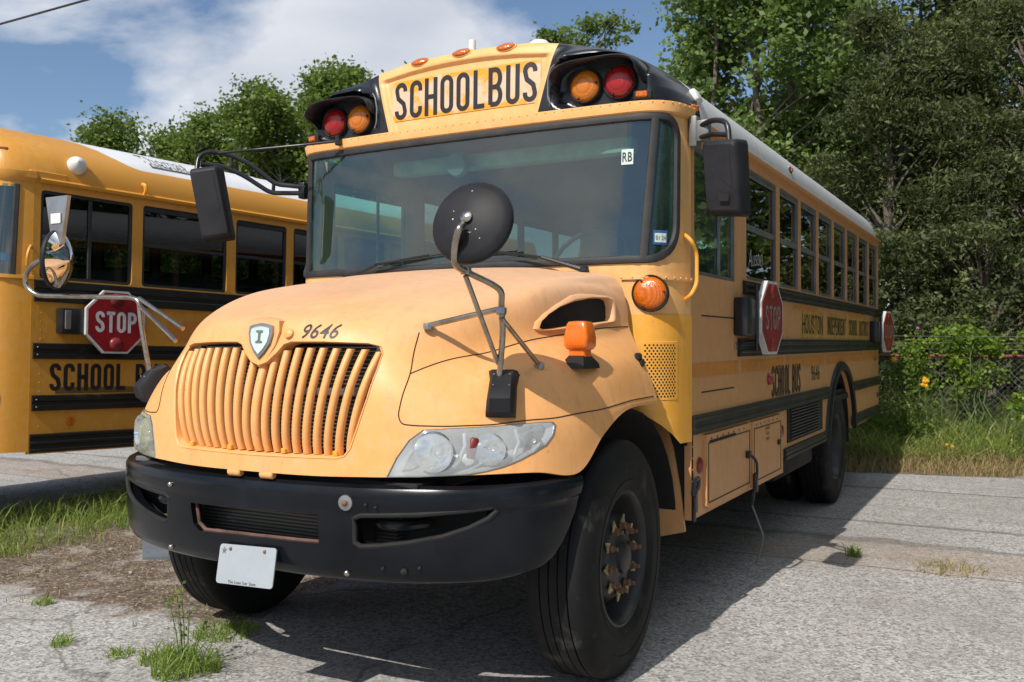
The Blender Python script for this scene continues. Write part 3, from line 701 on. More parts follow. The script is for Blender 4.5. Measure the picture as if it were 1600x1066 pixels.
# --- stop arms
def octagon(cy, cz, r): return [(cy+r*math.cos(R(22.5+45*k)), cz+r*math.sin(R(22.5+45*k))) for k in range(8)]
def stop_arm(yc, zc, ang, par=bus, worn=True):
    """folded against the wall, hinged ahead of the sign; ang = degrees swung out"""
    hx, hy = W+.085, yc-.27; ca, sa = math.cos(R(ang)), math.sin(R(ang))
    def T(a, b, d): # a along sign, d outward
        return Vector((hx+d*ca+a*sa, hy+a*ca-d*sa, zc+b))
    box = MB().box((W+.045, yc-.36, zc), (.085, .20, .23), .012).build('stop_arm_motor', M['black'], par)
    rr_ = .2475
    o = MB().poly([octagon(.27, 0, rr_)], lambda a, b, d: T(a, b, .022-d), .034).build('stop_sign', M['whiteink'], par, 0)
    MB().poly([octagon(.27, 0, rr_*.92)], lambda a, b, d: T(a, b, .0245-d), .002).build('sign_face', M['redsign'], o, 0)
    lettering('STOP', .32, .15, .022, lambda a, b: T(.27+a, b, .0262), 'sign_letter', M['greyink'] if worn else M['whiteink'], o)
    for zz in (.165, -.165): MB().lathe([(.0005, .010), (.035, .008), (.042, 0)], T(.27, zz, .0245), T(0, 0, 1)-T(0, 0, 0), 18).build('sign_lamp', M['dullred'], o, 50)
    MB().tube([T(.02, -.20, 0), T(.02, .20, 0)], .012, 8).build('sign_hinge', M['black'], o)
    return o
stop_arm(2.05, 1.635, 3); stop_arm(7.40, 1.60, 7)
# --- grab handle by the driver's door window
MB().tube(rounded([(1.205, .735, 2.035), (1.255, .70, 2.0), (1.265, .76, 1.94), (1.265, .76, 1.78), (1.25, .71, 1.72), (1.205, .74, 1.70)], .03, 4), .0105, 8).build('grab_handle', M['cowl'], bus)
# stickers
def sticker(s, z, w, h, mat, nm='window_sticker', off=.001): return MB().grid([[fr(s+a, z+b, off) for a in (-w/2, 0, w/2)] for b in (-h/2, h/2)]).build(nm, mat, bus, 0)
M['blue'] = simple('blue_sticker', (.03, .10, .28), .4, 0, .1); M['pale'] = simple('pale_sticker', (.55, .66, .62), .4, 0, .08)
s0 = plan_s(1.145); sticker(s0, 2.005, .085, .072, M['blue']); sticker(s0, 2.003, .066, .046, M['pale'], off=.003)
text_mb('01·24', .056, .022, lambda a, b: fr(s0+a, 2.003+b, .005)).build('sticker_text', M['ink'], bus, 0)
sticker(.985, 2.415, .062, .078, M['pale']); text_mb('RB', .05, .048, lambda a, b: fr(.985+a, 2.415+b, .003), .01).build('sticker_text', M['ink'], bus, 0)
# perforated grille in the cowl corner
g = MB(); sa_, sb_ = plan_s(1.075), plan_s(1.075)+.19
for i in range(19):
    for j in range(9):
        s = sa_+(sb_-sa_)*(j+.5+(.5 if i % 2 else 0))/9.6; z = 1.205+.27*(i+.5)/19; p = fr(s, z, .0085); nn = fr(s, z, .02)-p
        g.lathe([(.0058, 0), (.0003, .0006)], p, nn, 6)
tag(g.build('vent_hole', M['dark'], bus, 0), kind='stuff')
G = [[fr(s, z, d) for s in np.linspace(sa_-.012, sb_+.012, 12)] for z, d in ((1.193, .005), (1.195, .008), (1.485, .008), (1.487, .005))]
MB().grid(G).build('vent_grille', M['cowl'], bus)
x_, y_ = plan(plan_s(1.105)); round_lamp(1.110, .500, 1.725, .084, M['amber'], 'turn_lamp', (.22, -1, .03)); round_lamp(-1.110, .500, 1.725, .084, M['amber'], 'turn_lamp', (-.22, -1, .03))
MB().box((1.125, .30, 1.415), (.03, .04, .035), .008).box((1.14, .31, 1.385), (.02, .03, .04), .006).build('hood_latch', M['black'], bus)
# wheel-well rear wall behind the front wheel
for s_ in (-1, 1):
    MB().poly([[(.98, 1.16), (1.06, 1.16), (1.12, .95), (1.16, .73), (1.19, .50), (1.04, .46), (.98, .46)]], lambda a, b, d: Vector((s_*a, .79+d, b)), .02).build('wheel_well_flange', M['body'], bus)
    MB().poly([[(.80, .56), (.80, 1.0), (1.22, 1.0), (1.22, .56)]], lambda a, b, d: Vector((s_*a, .815+d, b)), .02).build('wheel_well_back', M['dark'], bus)

# --- interior
mb = MB(); mb.box((0, 4.2, 1.02), (2.36, 6.8, .04)); mb.box((0, 7.60, 1.8), (2.36, .03, 1.64)); mb.build('cabin_floor', M['dark'], bus, 0)
MB().box((0, .72, 1.78), (2.2, .42, .22), .04).box((.62, .80, 1.87), (.50, .22, .12), .05).build('dashboard', M['dash'], bus)
G = [[Vector((x*.985, y, z-.03)) for x, z in prof] for y in (.95, 7.5)]; MB().grid(G).build('headliner', M['inner'], bus)
MB().box((.15, .78, 2.53), (1.55, .10, .09), .02).build('header_glare_box', M['dash'], bus)  # pale green box stands in for the glare strip across the windshield
MB().lathe([(.07, 0), (.075, .02), (.06, .05)], (-.10, .66, 2.50), (0, -1, -.2), 16, cap=True).build('defroster_fan', M['inner'], bus, 50)
st = MB().tube([Vector((.62+.22*math.cos(a), .86+.14*math.sin(a), 1.93+.19*math.sin(a))) for a in np.linspace(0, 2*math.pi, 25)[:-1]], .014, 8, closed=True).build('steering_wheel', M['black'], bus)
MB().tube([(.62, .84, 1.92), (.62, .66, 1.70)], .03, 8).build('steering_column', M['black'], bus)
seat0 = None
for row in range(9):
    for x in (-.72, .72):
        if row == 0 and x < 0: continue
        y = 1.75+.68*row
        if seat0 is None:
            me_o = MB().box((0, 0, 1.72), (.92, .12, .68), .05).box((0, -.24, 1.42), (.92, .42, .12), .04).build('passenger_seat', M['seat'], bus); seat0 = me_o
        else: seat0.location = seat0.location; me_o = link('passenger_seat', seat0.data, bus)
        me_o.location = (x, y, 0)
MB().box((.62, 1.30, 1.85), (.50, .12, .75), .05).build('driver_seat', M['seat'], bus)
# ================================================================== hood
HP = hood_points(84, 104)
def _st(a, b, x): t = np.clip((x-a)/(b-a), 0, 1); return t*t*(3-2*t)
_x, _y, _z = HP[..., 0], HP[..., 1], HP[..., 2]
_rr = np.sqrt(((_y-.02)/.43)**2+((_z-1.635)/.125)**2); _b = .013*(1-_st(.80, 1.12, _rr))*(_x > .6)      # blister round the scoop
_w = np.interp(_y, [-.9, -.6, 0, .45], [.16, .30, .50, .60]); _c = .014*(1-_st(.82, 1.12, _x/_w))*_st(1.60, 1.66, _z)   # raised centre of the hood
HP[..., 0] += _b*.85; HP[..., 2] += _b*.4+_c
def full_hood():
    nt, ns = HP.shape[:2]; mb = MB()
    L = [[Vector(HP[i, j])*1 for j in range(ns)] for i in range(nt)]
    # one closed sheet: driver half then mirrored half, welded on the centre line
    mb.grid(L); mb.grid([[Vector((-p.x, p.y, p.z)) for p in row] for row in L]); return mb
hood = full_hood().build('hood', M['hood'], bus, 0, weld=True)
_dg = bpy.context.evaluated_depsgraph_get(); _dg.update()
_bm = bmesh.new(); _bm.from_mesh(hood.data); BV = BVHTree.FromBMesh(_bm)
bmesh.ops.recalc_face_normals(_bm, faces=_bm.faces)
if sum((f.normal.y for f in _bm.faces)) > 0: bmesh.ops.reverse_faces(_bm, faces=_bm.faces)
bmesh.ops.solidify(_bm, geom=list(_bm.faces), thickness=.014)
bmesh.ops.recalc_face_normals(_bm, faces=_bm.faces)
_bm.to_mesh(hood.data); _bm.free()
def hit(o, d):
    l, n, i, dist = BV.ray_cast(Vector(o), Vector(d).normalized()); return l
def near(p, off=0):
    l, n, i, d = BV.find_nearest(Vector(p))
    if n.dot(Vector((l.x, l.y-.9, l.z-1.0))) < 0: n = -n
    return l+n*off
def drape(pts, step=.02, off=.0):
    out = []; P = [Vector(p) for p in pts]
    for a, b in zip(P[:-1], P[1:]):
        n = max(1, int((b-a).length/step)); out += [near(a.lerp(b, k/n), off) for k in range(n)]
    return out+[near(P[-1], off)]
GR = [(0, 1.390), (.045, 1.405), (.085, 1.44), (.115, 1.475), (.15, 1.487), (.30, 1.487), (.48, 1.480), (.530, 1.468), (.548, 1.44), (.548, 1.38), (.530, 1.27), (.500, 1.15), (.478, 1.075), (.455, 1.045), (.42, 1.035), (0, 1.030)]
GRF = GR+[(-a, b) for a, b in GR[-2:0:-1]]
c1 = MB().poly([GRF], lambda a, b, d: Vector((a, -1.5+d, b)), .85).build('cutter', M['dark'], None, 0, weld=True)
HLP = [(0.635, -1.021, 0.975), (0.666, -1.002, 1.047), (0.705, -0.977, 1.112), (0.75, -0.95, 1.15), (0.83, -0.905, 1.155), (0.912, -0.848, 1.159), (0.985, -0.785, 1.163), (1.043, -0.712, 1.167), (1.09, -0.635, 1.17), (1.113, -0.598, 1.168), (1.121, -0.588, 1.155), (1.122, -0.61, 1.118), (1.113, -0.65, 1.085), (1.088, -0.702, 1.06), (1.055, -0.757, 1.034), (1.014, -0.808, 1.013), (0.966, -0.858, 0.998), (0.911, -0.898, 0.988), (0.835, -0.94, 0.983), (0.749, -0.979, 0.978)]
HN = Vector((.50, -.86, .05)).normalized()
cut = [c1]
for s_ in (-1, 1):
    mbq = MB(); f_ = [Vector(p)+HN*.25 for p in HLP]; b_ = [Vector(p)-HN*.30 for p in HLP]; k = len(f_)
    mbq.add(f_+b_, [tuple(range(k)), tuple(range(2*k-1, k-1, -1))]+[(i, (i+1) % k, k+(i+1) % k, k+i) for i in range(k)])
    if s_ < 0: mbq = mbq.mirror()
    cut.append(mbq.build('cutter', M['dark'], None, 0, weld=True))
SC = [(-.305, 1.545), (-.29, 1.575), (-.24, 1.605), (-.15, 1.640), (-.04, 1.668), (.10, 1.688), (.22, 1.693), (.262, 1.683), (.272, 1.655), (.262, 1.600), (.245, 1.583), (.18, 1.577), (.05, 1.567), (-.10, 1.553), (-.22, 1.540), (-.285, 1.537)]
for s_ in (-1, 1): cut.append(MB().poly([SC], lambda a, b, d: Vector((s_*(1.3-d), a, b)), .46).build('cutter', M['dark'], None, 0, weld=True))
boolean(hood, cut)
print('HOODV', len(hood.data.vertices))
# closing lip round the grille opening (depth of the fascia)
def hy(x, z):
    l = hit((x, -3, z), (0, 1, 0)); return l.y if l else -.9
G = []
for d_, e_ in ((-.003, 1.0), (.0, .985), (.07, .965)): G.append([Vector((a*e_, hy(a, b)+d_, 1.26+(b-1.26)*e_)) for a, b in dense(GRF, .03)])
MB().grid(G, closed=True).build('grille_rim', M['fascia'], bus, 50)
# grille bars
def gtop(x): return float(np.interp(abs(x), [p[0] for p in GR[:9]], [p[1] for p in GR[:9]]))
NB = 19
for i in range(NB):
    f = (i-(NB-1)/2)/((NB-1)/2); xt = f*.520; xb_ = f*.440; w = .0145 if i != NB//2 else .018
    if 1.5 < abs(i-9) < 0: pass
    zt = gtop(xt)+.012; zb = 1.042; G = []
    for t in np.linspace(0, 1, 13):
        z = zt+(zb-zt)*t; u = (1.475-z)/(1.475-1.042); x = xt+(xb_-xt)*(u**1.25)
        yo = hy(x, min(z, 1.50))+.020-.020*math.sin(math.pi*min(1, max(0, t)))+.02*(t**8)
        G.append([Vector((x+w*a, yo+b, z)) for a, b in ((-1, .026), (-1, .010), (-.62, .002), (0, -.001), (.62, .002), (1, .010), (1, .026))])
    MB().grid(G).build('grille_bar', M['fascia'], bus, 50)
    MB().box((xb_, hy(xb_, 1.042)+.035, 1.05), (.022, .02, .022), .004).build('grille_clip', M['cowl'], bus, 0) if i in (1, 6, 12, 17) else None
t = NT('radiator_core'); w_ = t.n('TexWave', bands_direction='Z'); w_.inputs['Scale'].default_value = 22; t.l(t.pos(), w_.inputs['Vector'])
M['core'] = t.out(t.mix(t.ramp(w_.outputs['Fac'], [(.4, 0), (.6, 1)]), (.018, .018, .018), (.10, .095, .085)), .5, .5)
MB().box((0, -.84, 1.03), (1.12, .05, .98), 0).build('radiator', M['core'], bus, 0)  # lower part added to block sun leaking through the grille onto the ground
fr_ = MB().box((.50, -.88, 1.26), (.03, .04, .48), .004).box((-.50, -.88, 1.26), (.03, .04, .48), .004).box((0, -.90, 1.28), (1.0, .02, .03), .004).box((.48, -.92, 1.10), (.05, .05, .09), .01).box((.50, -.90, 1.33), (.06, .03, .10), .008); fr_.build('radiator_frame', M['alu'], bus)
MB().box((0, -.35, 1.15), (1.5, .9, .5), .05).build('engine_block', M['dark'], bus)
# louvres (fins) in front of the core
for k in range(26): MB().box((0, -.875, 1.05+.0165*k), (.94, .012, .0035), 0).build('radiator_fin', M['alu'], bus, 0)
# emblem
sh = [(0, 1.388), (.035, 1.42), (.072, 1.47), (.088, 1.53), (.083, 1.568), (.05, 1.578), (0, 1.585)]; shf = sh+[(-a, b) for a, b in sh[-2:0:-1]]
def embl(k, d0, d1, mat, nm, par):
    cz = 1.50; ey = lambda x, z: hy(0, 1.47)-.35*(z-1.47)*-.38+.35*x*x
    return MB().poly([[(a*k, cz+(b-cz)*k) for a, b in shf]], lambda a, b, d: Vector((a, ey(a, b)-d0+d, b)), d1).build(nm, mat, par, 30)
e0 = embl(1.04, .008, .10, M['hood'], 'emblem_boss', bus); e1 = embl(.74, .018, .012, M['alu'], 'emblem_rim', bus)
embl(.58, .0205, .004, M['pale'], 'emblem_face', bus)
MB().poly([[(-.018, .026), (-.018, .019), (-.006, .015), (-.006, -.015), (-.018, -.019), (-.018, -.026), (.018, -.026), (.018, -.019), (.006, -.015), (.006, .015), (.018, .019), (.018, .026)]], lambda a, b, d: Vector((a, hy(0, 1.47)+.133*(.035+b)-.0222, 1.507+b))).build('emblem_mark', M['framegrey'], bus, 0)
p = near((.135, -1.03, 1.525)); MB().lathe([(.022, 0), (.021, .010), (.012, .016), (.0005, .017)], p, (.1, -1, .5), 14).build('hood_bumper_stud', M['fascia'], bus, 50)
text_mb('9646', .155, .058, lambda a, b: (hit((.275+a+.0, -3, 1.527+b), (0, 1, 0)) or Vector((.275+a, -.98, 1.527+b)))+Vector((0, -.003, .001)), .003, .20).build('hood_number', M['ink'], bus, 0)
# seams in the hood skin
SEAM = [[(.661, -.912, 1.362), (.744, -.775, 1.414), (.829, -.621, 1.438), (.905, -.369, 1.493), (.963, -.051, 1.526), (1.008, .271, 1.553), (1.03, .41, 1.56)],
        [(.633, -.814, 1.521), (.648, -.875, 1.44), (.661, -.912, 1.362), (.655, -.962, 1.275), (.652, -.983, 1.203), (.668, -.985, 1.172), (.72, -.96, 1.166), (.829, -.908, 1.164), (.965, -.805, 1.168), (1.113, -.582, 1.182), (1.181, -.265, 1.2), (1.19, .05, 1.222), (1.188, .33, 1.226)]]
for s_ in (-1, 1):
    for L in SEAM: MB().tube([Vector((p.x*s_, p.y, p.z)) for p in drape(rounded(L, .05, 4), .02, .0003)], .0024, 5).build('hood_seam', M['dark'], bus)
# side scoop: raised rim and dark screen
for s_ in (-1, 1):
    ring = []
    for a, b in SC:
        l = hit((1.6, a, b), (-1, 0, 0)) or Vector((.95, a, b)); ring.append(l)
    c_ = sum(ring, Vector())/len(ring); G = []
    for k, off in ((1.30, -.004), (1.24, .010), (1.08, .014), (1.0, .008), (.985, -.012), (.98, -.03)):
        row = []
        for i in range(len(ring)*3):
            a, b = ring[i//3], ring[(i//3+1) % len(ring)]; p = a.lerp(b, (i % 3)/3)
            q = c_+(p-c_)*(1+(k-1)*(.05/max(.05, (p-c_).length))*2.2) if k > 1 else c_+(p-c_)*k
            if k > 1: l = hit((1.6, q.y, q.z), (-1, 0, 0)); q = l if l else q
            row.append(Vector((s_*(q.x+off), q.y, q.z)))
        G.append(row)
    MB().grid(G, closed=True).build('scoop_rim', M['hood'], bus, 50)
    sp_ = [Vector((s_*((c_+(p-c_)*.985).x-.028), (c_+(p-c_)*.985).y, (c_+(p-c_)*.985).z)) for p in ring]; MB().add(sp_+[Vector((s_*(c_.x-.035), c_.y, c_.z))], [(i, (i+1) % len(sp_), len(sp_)) for i in range(len(sp_))]).build('scoop_screen', M['dark'], bus, 0)
    pass
# --- headlamps
def headlamp(s_, old):
    hp = [near(p, .0) for p in HLP]; hp = [Vector(p) for p in HLP]; c_ = sum(hp, Vector())/len(hp)
    oc = []
    for i in range(len(hp)):
        oc += [hp[i].lerp(hp[(i+1) % len(hp)], k/3) for k in range(3)]
    def surf(f, off):
        row = []
        for p in oc:
            q = c_+(p-c_)*f; l = hit(q+HN*.6, -HN); l = l if l and (l-q).length < .25 else q
            row.append((l+HN*off))
        return row
    def mk(mb_, nm, mat, par=bus, sm=50):
        return (mb_ if s_ > 0 else mb_.mirror()).build(nm, mat, par, sm)
    lensG = [surf(f, .004+.010*(1-f**6)) for f in (1.0, .96, .88, .75, .6, .42, .22, .02)]
    lens_ = mk(MB().grid(lensG, closed=True), 'headlamp', M['hglass_old'] if old else M['hglass'], bus, 60)
    # trim frame between lens edge and bowls
    G = [surf(.995, .001), surf(.985, -.008), surf(.90, -.020), surf(.87, -.024), surf(.85, -.05)]
    mk(MB().grid(G, closed=True), 'headlamp_bezel', M['satin'], lens_)
    mk(MB().grid([surf(1.0, .002), surf(1.02, .004), surf(1.03, -.004)], closed=True), 'headlamp_gasket', M['framegrey'], lens_)
    G = [surf(.90, -.045), surf(.7, -.085), surf(.4, -.10), surf(.02, -.105)]
    mk(MB().grid(G, closed=True), 'headlamp_reflector', M['satin'], lens_)
    b = MB()
    for (x, y, z, r_) in ((.79, -.93, 1.07, .078), (.96, -.80, 1.075, .062), (1.065, -.66, 1.10, .035)):
        b.lathe([(.012, -.06), (.018, -.055), (r_*.55, -.035), (r_*.85, .0), (r_, .03)], (x, y, z), (.25, -1, .05), 26)
        b.lathe([(.0005, .0), (.008, -.004), (.010, -.03), (.010, -.06)], (x, y, z), (.25, -1, .05), 12)
    mk(b, 'lamp_bowl', M['chrome'], lens_, 60)
    d_ = MB()
    for k, x in ((0, .90),): d_.tube([Vector((.875, -.865, 1.135)), Vector((.885, -.875, 1.09)), Vector((.865, -.885, 1.04)), Vector((.845, -.90, 1.01))], .010, 8)
    d_.tube([Vector((1.025, -.74, 1.15)), Vector((1.04, -.735, 1.10)), Vector((1.03, -.755, 1.05))], .009, 8)
    mk(d_, 'bowl_divider', M['satin'], lens_)
    mk(MB().box((.918, -.875, 1.083), (.034, .02, .082), .006, Matrix.Rotation(R(38), 3, 'Z') @ Matrix.Rotation(R(14), 3, 'Y')), 'side_marker_reflector', M['dullred'], lens_)
headlamp(1, False); headlamp(-1, True)
# --- bumper
BP = [(0, -1.105), (.25, -1.10), (.5, -1.072), (.72, -1.02), (.90, -.95), (1.03, -.86), (1.115, -.76), (1.16, -.655), (1.18, -.55), (1.185, -.44)]
def bplan():
    P = [Vector((-.25, -1.16, 0))]+[Vector((x, y, 0)) for x, y in BP]+[Vector((1.19, -.32, 0))]; out = []
    for i in range(1, len(P)-2):
        for k in range(8):
            t = k/8; a, b, c, d = P[i-1:i+3]; out.append(.5*((2*b)+(-a+c)*t+(2*a-5*b+4*c-d)*t*t+(-a+3*b-3*c+d)*t**3))
    out.append(P[-2]); L = [0]
    for i in range(1, len(out)): L.append(L[-1]+(out[i]-out[i-1]).length)
    return out, L
BO, BL = bplan(); BM = BL[-1]
def bpt(s, d):
    sg = -1 if s < 0 else 1; a = min(abs(s), BM); f = lambda q: (float(np.interp(q, BL, [p.x for p in BO])), float(np.interp(q, BL, [p.y for p in BO])))
    x, y = f(a); x1, y1 = f(max(0, a-.02)); x2, y2 = f(min(BM, a+.02)); tx, ty = x2-x1, y2-y1; l_ = math.hypot(tx, ty)
    if a < .02: tx, ty, l_ = 1, 0, 1
    return Vector((sg*(x+ty/l_*d), y-tx/l_*d, 0))
prof_b = [(-.055, .935), (-.035, .938), (-.012, .925), (-.002, .905), (0, .88), (-.001, .845), (-.007, .835), (-.008, .815), (-.004, .77), (-.006, .70), (-.008, .64), (-.016, .585), (-.030, .548), (-.050, .532), (-.075, .530), (-.085, .545), (-.075, .60), (-.065, .70), (-.065, .85), (-.075, .92)]
def bz_(z, s):
    k = (abs(s)/BM); t = (z-.53)/.41
    return z+(1-t)*(.035+.055*k**4)+t*.018*k**2
G = []
for s in np.linspace(-BM, BM, 97):
    row = []
    for d, z in prof_b:
        t = max(0, min(1, (z-.53)/.41)); sq = s*(1-(.16*(1-t)**1.3)*(abs(s)/BM)**3); p = bpt(sq, d); row.append(Vector((p.x, p.y, bz_(z, s))))
    G.append(row)
mb = MB().grid([r+[r[0]] for r in G]); n_ = len(prof_b)
mb.add(G[0], [tuple(range(n_))]); mb.add(G[-1], [tuple(range(n_-1, -1, -1))])
bump = mb.build('bumper', M['bumper'], bus, 0, weld=True)
cuts = []
cuts.append(MB().poly([[(-.345, .808), (.35, .820), (.35, .705), (-.285, .695), (-.325, .72)]], lambda a, b, d: Vector((a, -1.4+d, b)), .6).build('cutter', M['dark'], None, 0, weld=True))
sl = [(.50, .812), (.53, .825), (.75, .838), (.93, .858), (1.0, .868), (1.015, .855), (.99, .825), (.93, .79), (.84, .757), (.72, .73), (.60, .712), (.53, .706), (.505, .72)]
for s_ in (-1, 1): cuts.append(MB().poly([[(s_*a, b) for a, b in sl]], lambda a, b, d: Vector((a, -1.4+d, b)), .9).build('cutter', M['dark'], None, 0, weld=True))
boolean(bump, cuts)
_b2 = bmesh.new(); _b2.from_mesh(bump.data); BV2 = BVHTree.FromBMesh(_b2); _b2.free()
def bfront(x, z): l, n, i, d = BV2.ray_cast(Vector((x, -3, z)), Vector((0, 1, 0))); return (l, n) if l else (Vector((x, -1.1, z)), Vector((0, -1, 0)))
# rolled lips round the slots
def lip(L, r_=.010):
    P = []
    for a, b in dense(L, .03):
        q = bpt(0, 0); xs = np.array([p.x for p in BO]); yv = float(np.interp(abs(a), xs, [p.y for p in BO])); P.append(Vector((a, yv+r_+.004, b)))
    return P
for s_ in (-1, 1): MB().tube(lip([(s_*a, b) for a, b in sl]), .011, 8, closed=True).build('bumper_slot_lip', M['dark'], bus)
MB().tube(lip([(-.345, .808), (.35, .820), (.35, .705), (-.285, .695), (-.325, .72)], .034), .009, 8, closed=True).build('intake_rim', M['brown'], bus)
MB().box((0, -.955, .76), (.80, .02, .20)).build('intake_core', M['core'], bus, 0)
for s_ in (-1, 1):
    MB().box((s_*.70, -.80, .80), (.50, .05, .24)).build('slot_back_plate', M['dark'], bus, 0)
    MB().tube(rounded([(s_*.50, -.88, .775), (s_*.56, -.98, .785), (s_*.66, -.98, .785), (s_*.70, -.86, .78)], .05, 5), .020, 8).build('tow_hook', M['black'], bus)
MB().box((-.60, -.93, .765), (.09, .04, .16), .006).build('frame_horn_plate', M['brown'], bus)
MB().box((0, -.93, .935), (1.5, .14, .03), .005).build('bumper_filler', M['dark'], bus)
MB().box((-.80, -.93, .950), (.10, .05, .025), .006).build('corner_bracket', M['framegrey'], bus)
for x in (-.07, .07): MB().lathe([(.012, -.035), (.017, -.03), (.017, .03), (.012, .035)], (x*1.25+.0, -1.085, .955), (1, 0, 0), 12, cap=True).build('hood_hinge_roller', M['fascia'], bus)
def bolt(x, z, r_, mat, nm='bumper_bolt', ring=None):
    l, n = bfront(x, z); n = n if n.y < 0 else -n
    if ring: MB().lathe([(ring, 0), (ring*.95, .006), (ring*.3, .008)], l, n, 20).build('bolt_washer', M['alu'], bus, 50)
    return MB().lathe([(r_, .0), (r_, .008), (r_*.5, .013), (.0005, .014)], l+n*(.006 if ring else 0), n, 12).build(nm, mat, bus, 50)
bolt(.475, .872, .012, M['rust'], ring=.031)
for x, z in ((-.475, .875), (-.50, .60), (.465, .60)): bolt(x, z, .012, M['steel'])
for x, z in ((.70, .622), (.62, .63), (.76, .64), (.60, .86), (.56, .868)): bolt(x, z, .007 if x != .70 else .014, M['dark'], 'bumper_hole')
# licence plate
PLm = Matrix.Rotation(R(-2), 3, 'Y') @ Matrix.Rotation(R(-12), 3, 'X')
PC = Vector((.012, -1.125, .590))
def T_(a, b, d=0): return PC+PLm @ Vector((a, -d, b))
pl_ = MB().poly([rrect(-.152, .152, -.078, .078, .014, 3)], lambda a, b, d: T_(a, b, .004-d), .005).build('licence_plate', M['plate'], bus, 0)
for a in (-.092, .092): MB().lathe([(.008, 0), (.006, .005), (.0005, .006)], T_(a, .060, .004), PLm @ Vector((0, -1, 0)), 8).build('plate_screw', M['rust'], pl_)
star = [(-.125+math.cos(R(90+36*k))*(.016 if k % 2 == 0 else .007), .052+math.sin(R(90+36*k))*(.016 if k % 2 == 0 else .007)) for k in range(10)]
MB().poly([star], lambda a, b, d: T_(a, b, .0052)).build('plate_star', M['framegrey'], pl_, 0)
text_mb('The Lone Star State', .15, .012, lambda a, b: T_(a-.01, -.068+b, .0052)).build('plate_motto', M['ink'], pl_, 0)

# --- wheels
def tyre_prof(): return [(.292, -.10), (.30, -.118), (.335, -.135), (.39, -.142), (.45, -.136), (.495, -.125), (.512, -.112), (.522, -.098)]+sum([[(.525, c-.020), (.525, c+.014), (.514, c+.016), (.514, c+.022)] for c in (-.072, -.032, .008, .048)], [])+[(.525, .070), (.522, .098), (.512, .112), (.495, .125), (.45, .136), (.42, .1395), (.415, .1355), (.39, .138), (.35, .134), (.345, .1375), (.335, .135), (.30, .118), (.292, .10)]
def wheel(x, y, sgn, front=True, steer=0):
    ax = Vector((sgn, 0, 0)); ax = Matrix.Rotation(R(steer), 3, 'Z') @ ax; o = Vector((x, y, .523))
    tm = MB().lathe(tyre_prof(), o, ax, 72)
    a = M['tyre']; w = tm.build('wheel', a, bus, 40)
    if front: pr = [(.300, .10), (.300, .119), (.290, .121), (.282, .112), (.272, .085), (.262, .03), (.250, .005), (.225, .01), (.195, .055), (.170, .083), (.155, .09), (.110, .092), (.088, .10), (.070, .108), (.066, .125), (.055, .132), (.0005, .134)]
    else: pr = [(.300, .10), (.300, .119), (.290, .121), (.275, .10), (.262, .0), (.24, -.09), (.17, -.12), (.11, -.12), (.105, .02), (.09, .06), (.0005, .065)]
    rim = MB().lathe(pr, o, ax, 48).build('rim', M['rim'], w, 35)
    u = Vector((0, 1, 0)); v = Vector((0, 0, 1)); h0 = .092 if front else -.12
    holes = MB()
    for k in range(5):
        t = R(72*k+20); c = o+(u*math.cos(t)+v*math.sin(t))*.212
        n_ = (ax*.75+(u*math.cos(t)+v*math.sin(t))*.66).normalized()
        if front: holes.lathe([(.030, .034), (.0005, .036)], c, n_, 14)
    if front: holes.build('hand_hole', M['dark'], w, 0)
    for k in range(10):
        t = R(36*k+10); c = o+(u*math.cos(t)+v*math.sin(t))*.1425+ax*h0
        nut = MB().lathe([(.021, 0), (.021, .004), (.0165, .006), (.0165, .026), (.010, .030), (.010, .048), (.0005, .050)], c, ax, 6).build('lug_nut', M['rust'], w, 20)
        if front:
            rd = (u*math.cos(t)+v*math.sin(t)); tg = ax.cross(rd)
            MB().add([c+tg*.024+ax*.006+rd*.012, c-tg*.024+ax*.006+rd*.004, c+rd*.05-tg*.012+ax*.006, c+tg*.024+ax*.012+rd*.012, c-tg*.024+ax*.012+rd*.004, c+rd*.05-tg*.012+ax*.012], [(0, 1, 2), (5, 4, 3), (0, 3, 4, 1), (1, 4, 5, 2), (2, 5, 3, 0)]).build('nut_indicator', M['white_ind'], w, 0)

wheel(1.055, 0, 1, True, 2); wheel(-1.055, 0, -1, True, 2)
wheel(1.06, WB, 1, False); wheel(-1.06, WB, -1, False)
for s_ in (-1, 1): MB().lathe(tyre_prof(), (s_*.74, WB, .523), (s_, 0, 0), 48).build('inner_wheel', M['tyre'], bus, 40)
mb = MB().tube([(-1.0, WB, .52), (1.0, WB, .52)], .09, 12).box((0, WB, .52), (.40, .40, .40), .08); mb.tube([(-.95, 0, .46), (.95, 0, .46)], .05, 10).box((.42, 3.2, .80), (.08, 8.2, .22)).box((-.42, 3.2, .80), (.08, 8.2, .22)); mb.build('chassis_frame', M['dark'], bus)
MB().box((.95, 3.6, .72), (.4, 1.3, .5), .04).box((-.95, 3.3, .72), (.4, 2.6, .5), .04).box((.92, 1.5, .80), (.5, 1.3, .40), .04).box((0, 4.2, .97), (2.4, 6.8, .05)).build('underbody_boxes', M['dark'], bus)
for s_ in (-1, 1):   # inner fender liner
    G = []
    for x in (.55, 1.14):
        G.append([Vector((s_*x, .10+.70*math.cos(R(a)), .52+.66*math.sin(R(a)))) for a in range(0, 157, 12)])
    MB().grid(G).build('fender_liner', M['dark'], bus)
for s_ in (-1, 1):   # rear wheel housing
    MB().grid([[Vector((s_*x, WB+.655*math.cos(R(a)), .56+.655*math.sin(R(a)))) for a in range(-5, 186, 10)] for x in (.55, 1.186)]).build('wheel_housing', M['dark'], bus)
    MB().poly([[(WB+.64, .66), (WB+.66, .66), (WB+.66, 1.0), (WB+.60, 1.0)]], lambda a, b, d: Vector((s_*1.17, a, b))).build('wheel_housing_lip', M['dark'], bus, 0)
